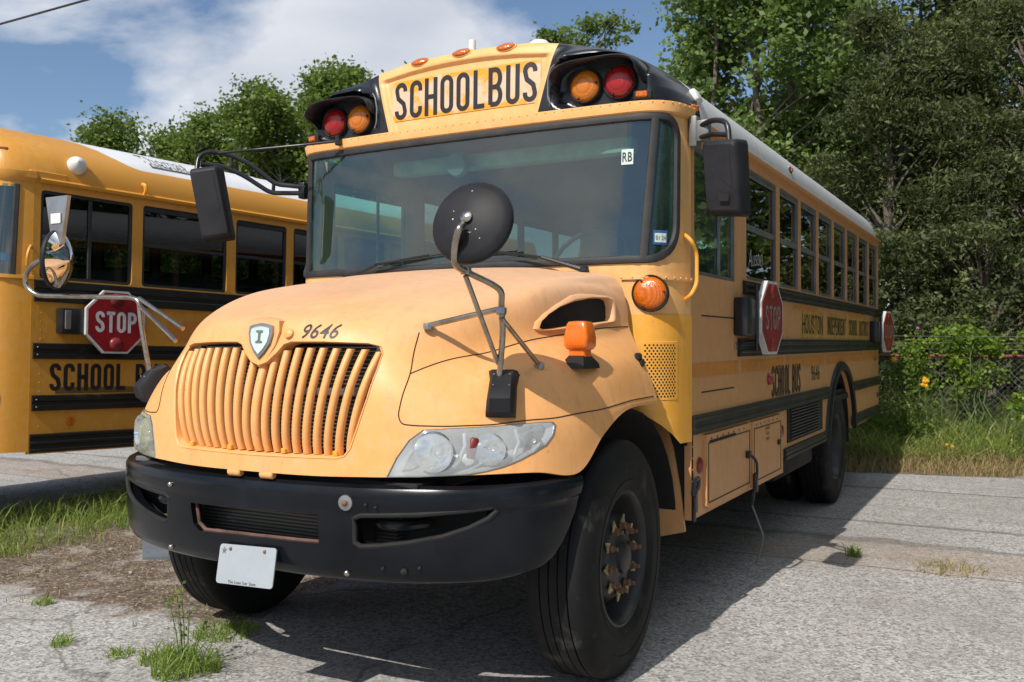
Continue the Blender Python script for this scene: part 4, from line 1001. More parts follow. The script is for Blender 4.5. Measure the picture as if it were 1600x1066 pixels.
# --- cross-view mirrors
def base_(s_):
    g = MB(); G = []
    for (t, w2, dd) in ((0, .055, .012), (.02, .052, .045), (.30, .045, .065), (.8, .048, .075), (1.0, .050, .045), (1.02, .052, .010)):
        c = Vector((.945, -.672, 1.365)).lerp(Vector((.985, -.775, 1.195)), t); c = near(c)
        n_ = Vector((.35, -.80, .48)).normalized(); u = Vector((.9, .42, 0)).normalized()
        G.append([c+u*w2*a*1.15+n_*dd*b*1.2 for a, b in ((-1, -.1), (-.95, .75), (-.7, 1), (.7, 1), (.95, .75), (1, -.1))])
    g.grid(G); o = (g if s_ > 0 else g.mirror()).build('mirror_base', M['mirrorblack'], bus, 35)
    g = MB()
    for t in (.25, .50, .80):
        for a in (-.03, .03):
            c = near(Vector((.945, -.672, 1.365)).lerp(Vector((.985, -.775, 1.195)), t)); n_ = Vector((.35, -.80, .48)).normalized(); u = Vector((.9, .42, 0)).normalized()
            g.lathe([(.004, 0), (.0005, .004)], c+u*a+n_*.085, n_, 6)
    (g if s_ > 0 else g.mirror()).build('base_screw', M['alu'], o, 0)
base_(1); base_(-1)
def pipe(pts, r, nm, mat=M['steel'], rr=.035): return MB().tube(rounded(pts, rr, 5), r, 10).build(nm, mat, bus, 60)
pipe([(.955, -.745, 1.28), (.99, -.77, 1.52), (1.0, -.80, 1.62), (1.02, -.83, 1.675), (1.0, -.87, 1.70), (.955, -.99, 1.742)], .0125, 'mirror_post')
pipe([(.958, -.985, 1.742), (.962, -1.07, 1.758), (.985, -1.105, 1.82), (1.015, -1.125, 1.878), (1.014, -1.10, 1.895)], .0145, 'mirror_arm')
pipe([(.955, -.985, 1.725), (.96, -.755, 1.40)], .010, 'mirror_strut')
pipe([(1.0, -.80, 1.61), (.86, -.80, 1.585), (.665, -.795, 1.549)], .0115, 'mirror_brace')
pipe([(1.0, -.80, 1.575), (1.005, -.50, 1.392)], .010, 'mirror_brace')
for p, d in (((.665, -.795, 1.545), (0, 0, 1)), ((1.005, -.495, 1.386), (.4, -.2, 1)), ((.957, -.985, 1.742), (0, 0, 1)), ((1.0, -.80, 1.60), (0, .2, 1)), ((.958, -.75, 1.42), (0, .1, 1))):
    MB().lathe([(.020, -.012), (.022, 0), (.020, .014), (.0005, .016)], p, d, 10, cap=True).build('mirror_clamp', M['alu'], bus)
def xmirror(c, nrm, r=.158):
    c = Vector(c); n_ = Vector(nrm).normalized()
    # n_ points to the back shell side
    o = MB().lathe([(.0005, .040), (r*.4, .036), (r*.8, .020), (r*.96, .006), (r, -.006), (r*.985, -.018), (r*.96, -.020)], c, n_, 48).build('crossview_mirror', M['mirrorblack'], bus, 60)
    MB().lathe([(.0005, -.075), (r*.35, -.068), (r*.7, -.045), (r*.955, -.018)], c, n_, 40).build('mirror_face', M['mirrorglass'], o, 60)
    MB().lathe([(.022, .036), (.022, .050), (.010, .056), (.0005, .057)], c, n_, 12).build('mirror_nut', M['steel'], o)
    g = MB(); u = n_.orthogonal().normalized(); w = n_.cross(u); rg = random.Random(4)
    for k in range(9): a, q = rg.random()*6.28, rg.uniform(.05, .13); g.lathe([(rg.uniform(.0015, .004), 0), (.0003, .001)], c+(u*math.cos(a)+w*math.sin(a))*q+n_*(.0395*(1-(q/r)**2)+.003), n_, 6)
    g.build('paint_chip', M['white'], o, 0)
xmirror((1.012, -1.035, 1.912), (.10, -.95, .28))
# passenger side one: arm carries it far outboard
pipe([(-.985, -.745, 1.28), (-1.05, -.75, 1.55), (-1.07, -.75, 1.69), (-1.12, -.755, 1.705), (-1.72, -.85, 1.725), (-1.79, -.87, 1.78), (-1.76, -.875, 1.86), (-1.66, -.88, 1.90), (-1.60, -.88, 1.905)], .0125, 'mirror_post', rr=.06)
pipe([(-1.07, -.75, 1.70), (-.72, -.79, 1.548)], .011, 'mirror_brace'); pipe([(-1.06, -.75, 1.66), (-.69, -.86, 1.49)], .011, 'mirror_brace')
xmirror((-1.525, -.88, 1.90), (-.93, -.50, .05), .15)
tag(MB().poly([[(-.085, .24), (.085, .24), (.035, .0), (-.035, .0)]], lambda a, b, d: Vector((-1.475+a, -.89-d, 1.97+b)), .02).build('mirror_plate', M['alu'], bus, 0), 'bare metal plate above the passenger cross-view mirror')
MB().box((-1.475, -.914, 2.10), (.075, .003, .05)).build('plate_label', M['white'], bus, 0)
# --- big side mirrors
def shell(corners, depth, mat, nm, gl=True):
    c = sum([Vector(p) for p in corners], Vector())/4; a = (Vector(corners[1])-Vector(corners[0])).normalized(); b = (Vector(corners[3])-Vector(corners[0])).normalized(); n_ = a.cross(b).normalized()
    if n_.y > 0: n_ = -n_                         # shell back faces forward
    w = (Vector(corners[1])-Vector(corners[0])).length/2; h = (Vector(corners[3])-Vector(corners[0])).length/2; G = []
    for f, d in ((1.0, -.02), (1.0, .0), (.985, depth*.55), (.955, depth*.80), (.90, depth*.94), (.84, depth)):
        G.append([c+a*(x*w*f)+b*(y*h*f)+n_*(d-(.10*depth*y if d > 0 else 0)) for x, y in rrect(-1, 1, -1, 1, .16, 4)])
    o = MB().grid(G, closed=True).add(G[-1], [tuple(range(len(G[-1])))]).build(nm, mat, bus, 40)
    MB().add([c+a*x*w*.62+b*y*h*.75+n_*(depth*1.03+.08*depth*(-y)) for x, y in ((-.9, -1), (1.0, -1), (1.0, .35), (.2, .1), (-.5, -.45))]+[c+a*x*w*.62+b*y*h*.75+n_*(depth*.8) for x, y in ((-.9, -1), (1.0, -1), (1.0, .35), (.2, .1), (-.5, -.45))], [(0, 1, 2, 3, 4)]+[(i, (i+1) % 5, 5+(i+1) % 5, 5+i) for i in range(5)]).build('mirror_shell_panel', mat, o, 20)
    MB().add([c+a*(x*w*.97)+b*(y*h*.97)-n_*.015 for x, y in rrect(-1, 1, -1, 1, .16, 4)], [tuple(range(20 if False else len(rrect(-1, 1, -1, 1, .16, 4))))]).build('mirror_face', M['mirrorglass'], o, 0)
    return o, c, a, b, n_, w, h
o, c, a, b, n_, w, h = shell([(1.375, .63, 2.475), (1.565, .58, 2.455), (1.575, .60, 2.085), (1.385, .65, 2.105)], .085, M['mirrorblack'], 'side_mirror')
MB().add([c+a*x*w+b*y*h+n_*.0965 for x, y in ((-.05, .42), (.50, .42), (.50, .62), (-.05, .62))], [(0, 1, 2, 3)]).build('mirror_label', M['dark'], o, 0)
pipe([(1.25, .78, 2.575), (1.36, .71, 2.60), (1.46, .64, 2.565), (1.475, .62, 2.44)], .014, 'side_mirror_arm', M['black'], .05)
pipe([(1.25, .78, 2.525), (1.36, .70, 2.525), (1.46, .64, 2.50)], .013, 'side_mirror_arm', M['black'], .03)
MB().box((1.245, .80, 2.565), (.045, .09, .16), .010).box((1.30, .765, 2.56), (.07, .05, .11), .010).build('side_mirror_bracket', M['framegrey'], bus)
o, c, a, b, n_, w, h = shell([(-1.575, .06, 2.50), (-1.42, .14, 2.525), (-1.385, .17, 2.10), (-1.50, .09, 2.065)], .085, M['mirrorblack'], 'side_mirror')
pipe([(-1.15, .55, 2.44), (-1.30, .45, 2.455), (-1.42, .35, 2.575), (-1.50, .28, 2.625), (-1.585, .18, 2.64), (-1.615, .13, 2.60), (-1.60, .10, 2.50)], .0145, 'side_mirror_arm', M['black'], .04)
pipe([(-1.16, .56, 2.405), (-1.32, .43, 2.40), (-1.44, .33, 2.50), (-1.53, .25, 2.555), (-1.61, .14, 2.555)], .0145, 'side_mirror_arm', M['black'], .04)
pipe([(-.83, .47, 2.675), (-1.01, .36, 2.65), (-1.27, .25, 2.63), (-1.52, .20, 2.625)], .008, 'side_mirror_stay', M['black'])
for p, q in (((-1.31, .445, 2.46), (-1.31, .44, 2.40)), ((-1.50, .28, 2.625), (-1.495, .285, 2.54))): pipe([p, q], .011, 'mirror_arm_tie', M['black'])
MB().box((-.83, .475, 2.68), (.03, .04, .06), .006).build('stay_clamp', M['black'], bus)
MB().box((-1.17, .56, 2.42), (.05, .06, .10), .01).build('side_mirror_bracket', M['black'], bus)
# --- beacon on the fender
p = near((1.075, -.26, 1.385)); up = Vector((.12, 0, 1)).normalized()
G = []
for hh, wx, wy in ((-.02, .055, .085), (.0, .052, .08), (.035, .034, .040), (.037, .0, .0)): G.append([p+Vector((x*wx, y*wy, hh)) for x, y in ((-1, -1), (1, -1), (1, 1), (-1, 1))])
MB().grid([r+[r[0]] for r in G]).build('beacon_foot', M['rail'], bus, 20)
G = []
for hh, w_ in ((.030, .038), (.058, .038), (.062, .047), (.075, .055), (.11, .056), (.165, .047), (.178, .040), (.182, .02), (.182, .001)): G.append([p+Vector((x*w_, y*w_, hh)) for x, y in rrect(-1, 1, -1, 1, .3, 3)])
bc = MB().grid(G, closed=True).build('beacon_lens', M['beacon'], bus, 40)
g = MB()
for k in range(10): a = -.036+.008*k; g.tube([p+Vector((a, -.057, .078)), p+Vector((a*.84, -.047, .165))], .0022, 4)
g.build('lens_rib', M['beacon'], bc)
# --- wipers
def wiper(piv, elbow, tip, blade0, blade1):
    o = MB().tube([piv, Vector(piv).lerp(Vector(elbow), .25), elbow], [.016, .013, .009], 8).tube([elbow, tip], .006, 6).build('wiper_arm', M['black'], bus)
    MB().tube([blade0, blade1], .007, 5).build('wiper_blade', M['rubber'], o)
    MB().lathe([(.022, -.02), (.024, .01), (.014, .022), (.0005, .024)], piv, (0, -.6, .8), 12).build('wiper_pivot', M['black'], o)
wiper((.80, .40, 1.845), (.56, .40, 1.92), (.28, .418, 1.965), (.02, .425, 1.955), (.40, .425, 1.965))
wiper((-.72, .40, 1.845), (-.50, .405, 1.925), (-.15, .42, 1.965), (-.52, .425, 1.935), (.0, .425, 1.975))
# ================================================================== second bus (left, facing the same way)
yd = Vector((.1425, .9895, -.0239)).normalized(); xd = Vector((yd.y, -yd.x, 0)).normalized(); zd = xd.cross(yd)
bus2 = thing('school_bus', 'yellow school bus with white roof and flat red STOP sign, parked at the left', 'school bus')
bus2.matrix_world = Matrix(((xd.x, yd.x, zd.x, -5.56), (xd.y, yd.y, zd.y, .01), (xd.z, yd.z, zd.z, .14), (0, 0, 0, 1)))
bus['group'] = bus2['group'] = 'school buses parked side by side'
Y2 = .15
def fr2(s, z, d=0): p = fr(s, z, d); return Vector((p.x, p.y+Y2, z))
w2 = [(1.0, 1.80), (1.895, 2.775), (2.875, 3.49), (3.575, 4.19), (4.275, 4.89), (4.975, 5.59), (5.675, 6.29), (6.375, 6.99), (7.075, 7.69)]
E2 = 7.85
for s_ in (1, -1):
    ol = [(.94, 2.67), (.94, .48), (4.6, .48), (4.6, .60)]+arch_loop(5.25, .52, .66, .60)+[(6.0, .60), (6.0, .48), (E2, .48), (E2, 2.67)]
    to3 = lambda a, b, d: Vector((s_*(W-d), a, b))
    MB().poly([ol]+[rrect(a, b, 1.885, 2.60, .03, 2) for a, b in w2], to3, .035).build('side_wall', M['bus2'], bus2, 30)
    for k, (a, b) in enumerate(w2):
        fm = MB().poly([rrect(a, b, 1.885, 2.60, .03, 2), rrect(a+.025, b-.025, 1.91, 2.575, .02, 2)], lambda p, q, d: Vector((s_*(W-.012-d), p, q)), .02)
        if k: fm.box((s_*(W-.018), (a+b)/2, 2.25), (.016, b-a-.04, .028), .003); fm.box((s_*(W-.016), (a+b)/2, 2.565), (.02, b-a-.03, .03), .003)
        else: fm.box((s_*(W-.018), 1.42, 2.24), (.016, .03, .66), .003)
        w_ = fm.build('window', M['rubber'], bus2, 30)
        MB().poly([[(a+.02, 1.90), (b-.02, 1.90), (b-.02, 2.58), (a+.02, 2.58)]], lambda m, n_, d: Vector((s_*(W-.026), m, n_))).build('pane', M['sglass'], w_, 0)
    def rs(z0, z1, y0, y1, ribs=1):
        h = z1-z0; pr = [(W, z0), (W+.022, z0+.006)]
        for k in range(ribs): c = z0+h*(k+.75)/(ribs+.5); pr += [(W+.022, c-h*.14), (W+.012, c-h*.08), (W+.012, c+h*.08), (W+.022, c+h*.14)]
        pr += [(W+.022, z1-.006), (W, z1)]
        return MB().poly([[(s_*a, b) for a, b in pr]], lambda a, b, d: Vector((a, y0+d, b)), y1-y0).build('rub_rail', M['rail'], bus2, 0)
    rs(1.70, 1.875, .96, E2); rs(1.24, 1.368, .96, E2); rs(.822, .95, .96, 4.55); rs(.49, .64, .95, 4.5, 2)
    for zc in (1.275, 1.335, .855, .915): MB().lathe([(.007, 0), (.0005, .005)], (s_*(W+.023), .99, zc), (s_, 0, 0), 8).build('rail_bolt', M['alu'], bus2, 0)
    MB().lathe([(.0005, .012), (.032, .010), (.038, 0)], (s_*W, 1.28, .73), (s_, 0, 0), 20).build('side_reflector', M['amber'], bus2, 50)
    MB().poly([[(s_*1.218, 2.66), (s_*1.252, 2.655), (s_*1.26, 2.68), (s_*1.218, 2.70)]], lambda a, b, d: Vector((a, .98+d, b)), 6.8).build('drip_rail', M['bus2'], bus2, 0)
# roof, yellow lower band and front cap, white top
G = []; RP2 = [(x, 2.68+(z-2.645)*1.16) for x, z in RP]; pr2 = []
for k in range(len(RP2)-1):
    for t in (0, .5): pr2.append((RP2[k][0]+(RP2[k+1][0]-RP2[k][0])*t, RP2[k][1]+(RP2[k+1][1]-RP2[k][1])*t))
pr2 += [RP2[-1]]; pr2 = pr2+[(-x, z) for x, z in pr2[-2::-1]]
ys2 = list(np.linspace(1.12, 2.6, 30))+list(np.linspace(2.75, E2, 20))
for y in ys2: G.append([Vector((x, y, z)) for x, z in pr2])
def split_roof():
    t = NT('two_tone_roof_paint'); tcn = t.n('TexCoord'); sp_ = t.n('SeparateXYZ'); t.l(tcn.outputs['Object'], sp_.inputs[0])
    mr = t.n('MapRange', interpolation_type='SMOOTHSTEP'); mr.inputs['From Min'].default_value = 1.05; mr.inputs['From Max'].default_value = 1.95; mr.inputs['To Min'].default_value = 3.30; mr.inputs['To Max'].default_value = 2.915
    t.l(sp_.outputs['Y'], mr.inputs['Value']); f = t.math('GREATER_THAN', sp_.outputs['Z'], mr.outputs[0]); n_ = t.noise(2, 6, .6, tcn.outputs['Object'])
    w_ = t.mix(t.ramp(n_, [(.4, 0), (.7, 1)]), (.74, .76, .78), (.60, .62, .64)); y_ = t.mix(t.ramp(n_, [(.4, 0), (.7, 1)]), (.60, .275, .030), (.55, .26, .04))
    return t.out(t.mix(f, y_, w_), .4)
MB().grid(G).build('roof_skin', split_roof(), bus2, 40)
def cap2(s, z):
    p = cap(s, 2.645+(z-2.68)/1.16); return Vector((p.x, p.y+Y2, z))
MB().grid([[cap2(s, 2.68+(z-2.645)*1.16) for s in np.linspace(-SMAX, SMAX, 61)] for z in zs]).build('crown', M['bus2'], bus2, 50)
MB().grid([[fr2(s, z, d) for s in np.linspace(-SMAX, SMAX, 41)] for z, d in ((2.60, 0), (2.64, 0), (2.68, .035), (2.73, .04), (2.74, 0))]).build('header_ledge', M['bus2'], bus2)
MB().grid([[fr2(s, z) for s in np.linspace(-SMAX, SMAX, 41)] for z in np.linspace(.50, 1.90, 12)]).build('cowl', M['bus2'], bus2)
MB().grid([[fr2(s, z, d) for s in np.linspace(-SMAX, SMAX, 41)] for z, d in ((1.87, .0), (1.875, .02), (1.90, .02), (1.905, 0))]).build('cowl_flange', M['bus2'], bus2)
for s_ in (-1, 1):
    so_ = SMAX-.14; MB().grid([[fr2(s_*s, z) for s in np.linspace(so_, SMAX, 8)] for z in (1.9, 2.2, 2.62)]).build('corner_post', M['bus2'], bus2)
    MB().grid([[fr2(s_*(so_-.0+o), z, d) for z in (1.9, 2.2, 2.62)] for o, d in ((.01, 0), (0, .014), (-.03, .012), (-.04, 0))]).build('windshield_gasket', M['rubber'], bus2)
MB().grid([[fr2(s, z) for s in np.linspace(-(SMAX-.13), SMAX-.13, 41)] for z in (1.9, 2.25, 2.62)]).build('windshield_pane', M['wglass'], bus2, 60)
MB().grid([[fr2(SMAX-.24+a, 2.04+b, .002) for a in (-.05, .05)] for b in (-.03, .03)]).build('window_sticker', M['blue'], bus2, 0)
o = MB().box((1.05, .76, 2.905), (.10, .03, .035), .008, Matrix.Rotation(R(50), 3, 'Z')).build('clearance_lamp', simple('dull_marker', (.22, .05, .012), .4), bus2)
MB().lathe([(.0005, .10), (.05, .075), (.075, .03), (.08, 0)], (1.19, 1.30, 2.845), (.8, -.3, .25), 20).build('roof_pod', M['white'], bus2, 50)
MB().tube(rounded([(1.225, 1.88, 2.78), (1.27, 1.88, 2.77), (1.265, 1.89, 2.72), (1.235, 1.89, 2.68)], .02), .016, 6).build('rail_end_catch', M['cowl'], bus2)
MB().lathe([(.0005, .09), (.12, .085), (.20, .05), (.22, 0)], (.35, 3.6, 3.13), (0, 0, 1), 24).build('roof_hatch', M['roof2'], bus2)
MB().lathe([(.0005, .09), (.12, .085), (.20, .05), (.22, 0)], (.25, 5.9, 3.13), (0, 0, 1), 24).build('roof_hatch', M['roof2'], bus2)
def rooft(yc, zc, k=1.0):
    zz = [p[1] for p in RP2][::-1]; xx = [p[0] for p in RP2][::-1]
    RZ = np.array([p[1] for p in RP2]); RX = np.array([p[0] for p in RP2])
    def f(a, b): z = zc+b; x = float(np.interp(z, RZ, RX)); return Vector((x+.004, yc+a, z+.003))
    return f
text_mb('Thomas', .46, .085, rooft(2.21, 3.06), -.008).build('roof_lettering', M['framegrey'], bus2, 0)
mb = MB(); f_ = rooft(2.25, 2.99); mb.add([f_(a, b) for a, b in ((-.21, -.022), (.21, -.022), (.21, .022), (-.21, .022))], [(0, 1, 2, 3)]); mb.build('roof_lettering_bar', M['framegrey'], bus2, 0)
text_mb('BUILT BUSES', .39, .026, lambda a, b: f_(a, b)+Vector((.003, 0, .003)), .01).build('roof_lettering', M['roof2'], bus2, 0)
side2 = lambda cy, cz: (lambda a, b: Vector((W+.004, cy+a, cz+b)))
M['ochre'] = simple('ochre_stripe', (.16, .10, .022), .5, 0, .2, 8, .03, 60)
MB().box((W+.001, 3.1, .985), (.0016, 3.9, .05)).build('reflective_stripe', M['ochre'], bus2, 0)
lettering('SCHOOL', .66, .225, .034, side2(1.43, 1.093), 'side_lettering', M['ink'], bus2)
lettering('BUS', .33, .225, .034, side2(2.02, 1.093), 'side_lettering', M['ink'], bus2)
MB().poly([rrect(2.15, 2.60, 1.42, 1.60, .02, 2)], lambda a, b, d: Vector((W+.002, a, b))).build('faded_decal', M['stripe'], bus2, 0)
MB().box((1.205, 1.06, 2.70), (.035, .30, .10), .006).build('roof_corner_filler', M['bus2'], bus2); MB().box((-1.205, 1.06, 2.70), (.035, .30, .10), .006).build('roof_corner_filler', M['bus2'], bus2)
for s_ in (1, -1):
    g = MB()
    for z in (2.635, 1.66, 1.215, .79):
        for y in np.arange(1.0, E2, .09): rivet(Vector((s_*W, y, z)), (s_, 0, 0), .005, g)
    for y in (1.02, 1.85, 2.83, 3.53): [rivet(Vector((s_*W, y, z)), (s_, 0, 0), .005, g) for z in np.arange(.70, 1.66, .07)]
    tag(g.build('rivet', M['bus2'], bus2, 0), kind='stuff')
for y in (1.85, 2.83, 3.53): MB().box((W+.001, y+.02, 1.51), (.004, .010, .27), .0015).build('panel_joint', M['bus2'], bus2, 0)
# stop arm (folded)
MB().box((W+.05, 1.24, 1.55), (.10, .20, .21), .012).build('stop_arm_motor', M['black'], bus2); MB().box((W+.104, 1.19, 1.56), (.006, .05, .15), .003).build('motor_glint_plate', M['alu'], bus2)  # bright plate stands in for a glint on the motor box
o = MB().poly([octagon(1.59, 1.555, .285)], lambda a, b, d: Vector((W+.13-d, a, b)), .03).build('stop_sign', M['whiteink'], bus2, 0)
MB().poly([octagon(1.59, 1.555, .267)], lambda a, b, d: Vector((W+.1325-d, a, b)), .002).build('sign_face', M['redsign'], o, 0)
lettering('STOP', .37, .175, .028, lambda a, b: Vector((W+.134, 1.59+a, 1.555+b)), 'sign_letter', M['whiteink'], o)
for zz in (.185, -.185): MB().lathe([(.0005, .03), (.04, .026), (.056, .010), (.058, 0)], (W+.132, 1.59, 1.555+zz), (1, 0, 0), 20).build('sign_lamp', M['dullred'], o, 50)
# hood, bumper and wheels shared in shape with the nearer bus
def copy_tree(o, parent, dy=0):
    c = o.copy(); COL.objects.link(c); c.parent = parent
    if dy: c.location = c.location+Vector((0, dy, 0))
    for ch in list(o.children): copy_tree(ch, c)
    return c
for o in [o for o in bus.children if o.name.split('.')[0] in ('hood', 'wheel', 'bumper', 'engine_block', 'inner_wheel', 'chassis_frame', 'fender_liner', 'grille_bar', 'grille_rim')]:
    c = copy_tree(o, bus2, .10)
    if c.name.startswith('wheel'): c.location.z -= .14 if min(v.co.y for v in c.data.vertices) < 1 else .02
for o in [o for o in bus.children if o.name.split('.')[0] == 'passenger_seat'][:12]: copy_tree(o, bus2, .1)
MB().box((0, 4.4, 1.02), (2.36, 6.8, .04)).box((0, 7.8, 1.8), (2.36, .03, 1.64)).build('cabin_floor', M['dark'], bus2, 0)
MB().grid([[Vector((x*.985, y, z-.03)) for x, z in pr2] for y in (1.2, 7.7)]).build('headliner', M['inner'], bus2)
MB().box((0, .95, 1.72), (2.2, .40, .20), .04).build('dashboard', M['dark'], bus2)
MB().tube(rounded([(1.22, .90, 1.98), (1.26, .88, 2.05), (1.255, .90, 2.12), (1.22, .93, 2.14)], .03), .012, 6).build('grab_handle', M['cowl'], bus2)

# ================================================================== ground
gt = NT('aggregate_concrete'); p = gt.pos(); sp = gt.n('SeparateXYZ'); gt.l(p, sp.inputs[0]); X, Y = sp.outputs['X'], sp.outputs['Y']
v1 = gt.n('TexVoronoi'); v1.inputs['Scale'].default_value = 80; gt.l(p, v1.inputs['Vector'])
v2 = gt.n('TexVoronoi'); v2.inputs['Scale'].default_value = 38; gt.l(p, v2.inputs['Vector'])
hs = gt.n('SeparateColor'); gt.l(v1.outputs['Color'], hs.inputs[0]); hs2 = gt.n('SeparateColor'); gt.l(v2.outputs['Color'], hs2.inputs[0])
agg = gt.ramp(hs.outputs[0], [(0, (.16, .156, .15)), (.3, (.32, .312, .30)), (.7, (.42, .41, .39)), (1, (.56, .545, .52))])
agg = gt.mix(gt.ramp(hs2.outputs[1], [(.80, 0), (.95, .5)]), agg, (.13, .12, .11))
big = gt.noise(.9, 7, .62, p); agg = gt.mix(gt.ramp(big, [(.42, 0), (.66, .5)]), agg, (.24, .225, .205), 'MIX')
mp_ = gt.n('Mapping'); mp_.inputs['Scale'].default_value = (.35, 3.2, 1); gt.l(p, mp_.inputs[0])
strk = gt.noise(1.2, 6, .6, mp_.outputs[0]); bandm = gt.math('MULTIPLY', gt.ramp(strk, [(.45, 0), (.62, 1)]), gt.ramp(Y, [(2.4, 0), (2.8, .6)]) if False else gt.math('GREATER_THAN', gt.math('ADD', Y, gt.math('MULTIPLY', big, .3)), 2.85))
agg = gt.mix(gt.math('MULTIPLY', bandm, .18), agg, (.15, .135, .115))
def band(y0, w0, wn):        # soft dark line along x
    d = gt.math('ABSOLUTE', gt.math('SUBTRACT', gt.math('ADD', Y, gt.math('MULTIPLY', gt.noise(2.3, 5, .6, p), wn)), y0+wn*.5)); return gt.ramp(gt.math('DIVIDE', d, w0), [(.5, 1), (1, 0)])
for y0, w0, wn, am in ((2.68, .014, .04, .75), (4.32, .05, .22, .5), (6.28, .03, .08, .75), (3.55, .10, .5, .45)): agg = gt.mix(gt.math('MULTIPLY', band(y0, w0, wn), am), agg, (.055, .05, .045))
rust = gt.math('MULTIPLY', band(3.08, .55, .4), .55); agg = gt.mix(gt.math('MULTIPLY', rust, gt.ramp(gt.noise(5, 5, .6, p), [(.3, .2), (.7, 1)])), agg, (.30, .21, .14))
# cracks
vc = gt.n('TexVoronoi', feature='DISTANCE_TO_EDGE'); vc.inputs['Scale'].default_value = .55
nv = gt.n('TexNoise'); nv.inputs['Scale'].default_value = 2.5; nv.inputs['Detail'].default_value = 6; gt.l(p, nv.inputs['Vector'])
va = gt.n('Vector'+'Math' if False else 'VectorMath', operation='MULTIPLY_ADD'); gt.l(nv.outputs['Color'], va.inputs[0]); va.inputs[1].default_value = (.5, .5, 0); gt.l(p, va.inputs[2]); gt.l(va.outputs[0], vc.inputs['Vector'])
crk = gt.math('MULTIPLY', gt.ramp(vc.outputs['Distance'], [(.0, 1), (.010, 0)]), gt.math('LESS_THAN', X, .8)); agg = gt.mix(gt.math('MULTIPLY', crk, .45), agg, (.05, .045, .035))
# soil spilling over the slab at the left
ny = gt.noise(1.7, 7, .65, p); f1 = gt.math('ADD', gt.math('ADD', Y, .95), gt.math('MULTIPLY', ny, -1.0)); f2 = gt.math('ADD', gt.math('MULTIPLY', X, -1), gt.math('MULTIPLY_ADD', ny, -.9)); gt.t.nodes[-2].inputs[2].default_value = -.45
soilm = gt.math("MULTIPLY", gt.math("MULTIPLY", gt.math("GREATER_THAN", X, -5.3), gt.ramp(f1, [(0, 0), (.10, 1)])), gt.ramp(f2, [(0, 0), (.16, 1)]))
back = gt.ramp(gt.math('ADD', gt.math('SUBTRACT', Y, gt.math('MULTIPLY', X, .2)), gt.math('MULTIPLY', ny, .25)), [(0, 0), (1, 1)])
verge = gt.math('GREATER_THAN', gt.math('ADD', gt.math('SUBTRACT', Y, gt.math('MULTIPLY', X, .22)), gt.math('MULTIPLY', ny, .12)), 7.20)
so1 = gt.noise(22, 8, .75, p); soil = gt.ramp(so1, [(.28, (.055, .040, .028)), (.5, (.125, .092, .066)), (.72, (.24, .19, .145))])
soil = gt.mix(gt.ramp(gt.noise(3.2, 6, .6, p), [(.52, 0), (.62, .75)]), soil, (.30, .27, .235))
soil = gt.mix(gt.ramp(hs.outputs[1], [(.84, 0), (.92, .75)]), soil, (.40, .36, .31)); soil = gt.mix(gt.ramp(hs2.outputs[0], [(.88, 0), (.93, .7)]), soil, (.04, .032, .024))
inb = gt.math('MAXIMUM', soilm, verge)
col = gt.mix(inb, agg, soil)
hgt = gt.math('ADD', gt.math('MULTIPLY', v1.outputs['Distance'], .6), gt.math('ADD', gt.math('MULTIPLY', big, 1.4), gt.math('MULTIPLY', crk, -1.5)))
hgt = gt.math('ADD', hgt, gt.math('MULTIPLY', gt.math('MULTIPLY', so1, inb), 2.5))
M['ground'] = gt.out(col, .85, 0, gt.bump(hgt, .35, .006), .25)
def hgr(x, y): return 0.0
g_ = MB().add([(-400, -200, 0), (400, -200, 0), (400, 600, 0), (-400, 600, 0)], [(0, 1, 2, 3)]).build('ground', M['ground'], None, 0); tag(g_, kind='structure')
def blob(cx, cy, rx, ry, z, seed, n=28, am=.22):
    r_ = random.Random(seed); ph = [r_.uniform(0, 6.28) for _ in range(5)]
    return [(cx+rx*(1+am*sum(math.sin((k+2)*2*math.pi*i/n+ph[k])/(k+1.5) for k in range(5)))*math.cos(2*math.pi*i/n), cy+ry*(1+am*sum(math.sin((k+2)*2*math.pi*i/n+ph[k])/(k+1.5) for k in range(5)))*math.sin(2*math.pi*i/n)) for i in range(n)]
M['slab'] = simple('blue_grey_slab', (.14, .165, .19), .7, 0, .15, 3, .3, 60)
tag(MB().poly([[(-2.55, .50), (-2.25, .72), (-2.75, 1.25), (-3.1, .95)]], lambda a, b, d: Vector((a, b, .02-d)), .02).build('paving_slab', M['slab'], None, 0), kind='structure')
# ------------------------------------------------------------------ leaves and grass
def leafmat(name, stops, rough=.5, trans=.35, trc=(.30, .42, .06)):
    t = NT(name); a = t.n('Attribute', attribute_name='tone'); c = t.ramp(a.outputs['Fac'], stops)
    b = t.n('BsdfPrincipled'); t.l(c, b.inputs['Base Color']); b.inputs['Roughness'].default_value = rough; b.inputs['Specular IOR Level'].default_value = .35
    tr = t.n('BsdfTranslucent'); t.l(t.mix(.5, c, trc), tr.inputs[0])
    m = t.n('MixShader'); m.inputs[0].default_value = trans; t.l(b.outputs[0], m.inputs[1]); t.l(tr.outputs[0], m.inputs[2])
    o = t.n('OutputMaterial'); t.l(m.outputs[0], o.inputs[0]); return t.m
M['leaf_bright'] = leafmat('broadleaf', [(0, (.070, .115, .030)), (.45, (.15, .23, .062)), (.8, (.23, .33, .10)), (1, (.36, .45, .18))])
M['leaf_mid'] = leafmat('scrub_leaf', [(0, (.045, .080, .014)), (.5, (.11, .17, .030)), (1, (.22, .29, .065))])
M['leaf_dark'] = leafmat('evergreen_needles', [(0, (.020, .032, .011)), (.5, (.060, .080, .028)), (1, (.17, .19, .07))], .6, .22)
M['leaf_vine'] = leafmat('vine_leaf', [(0, (.06, .11, .012)), (.5, (.16, .26, .030)), (1, (.32, .42, .06))], .45, .45)
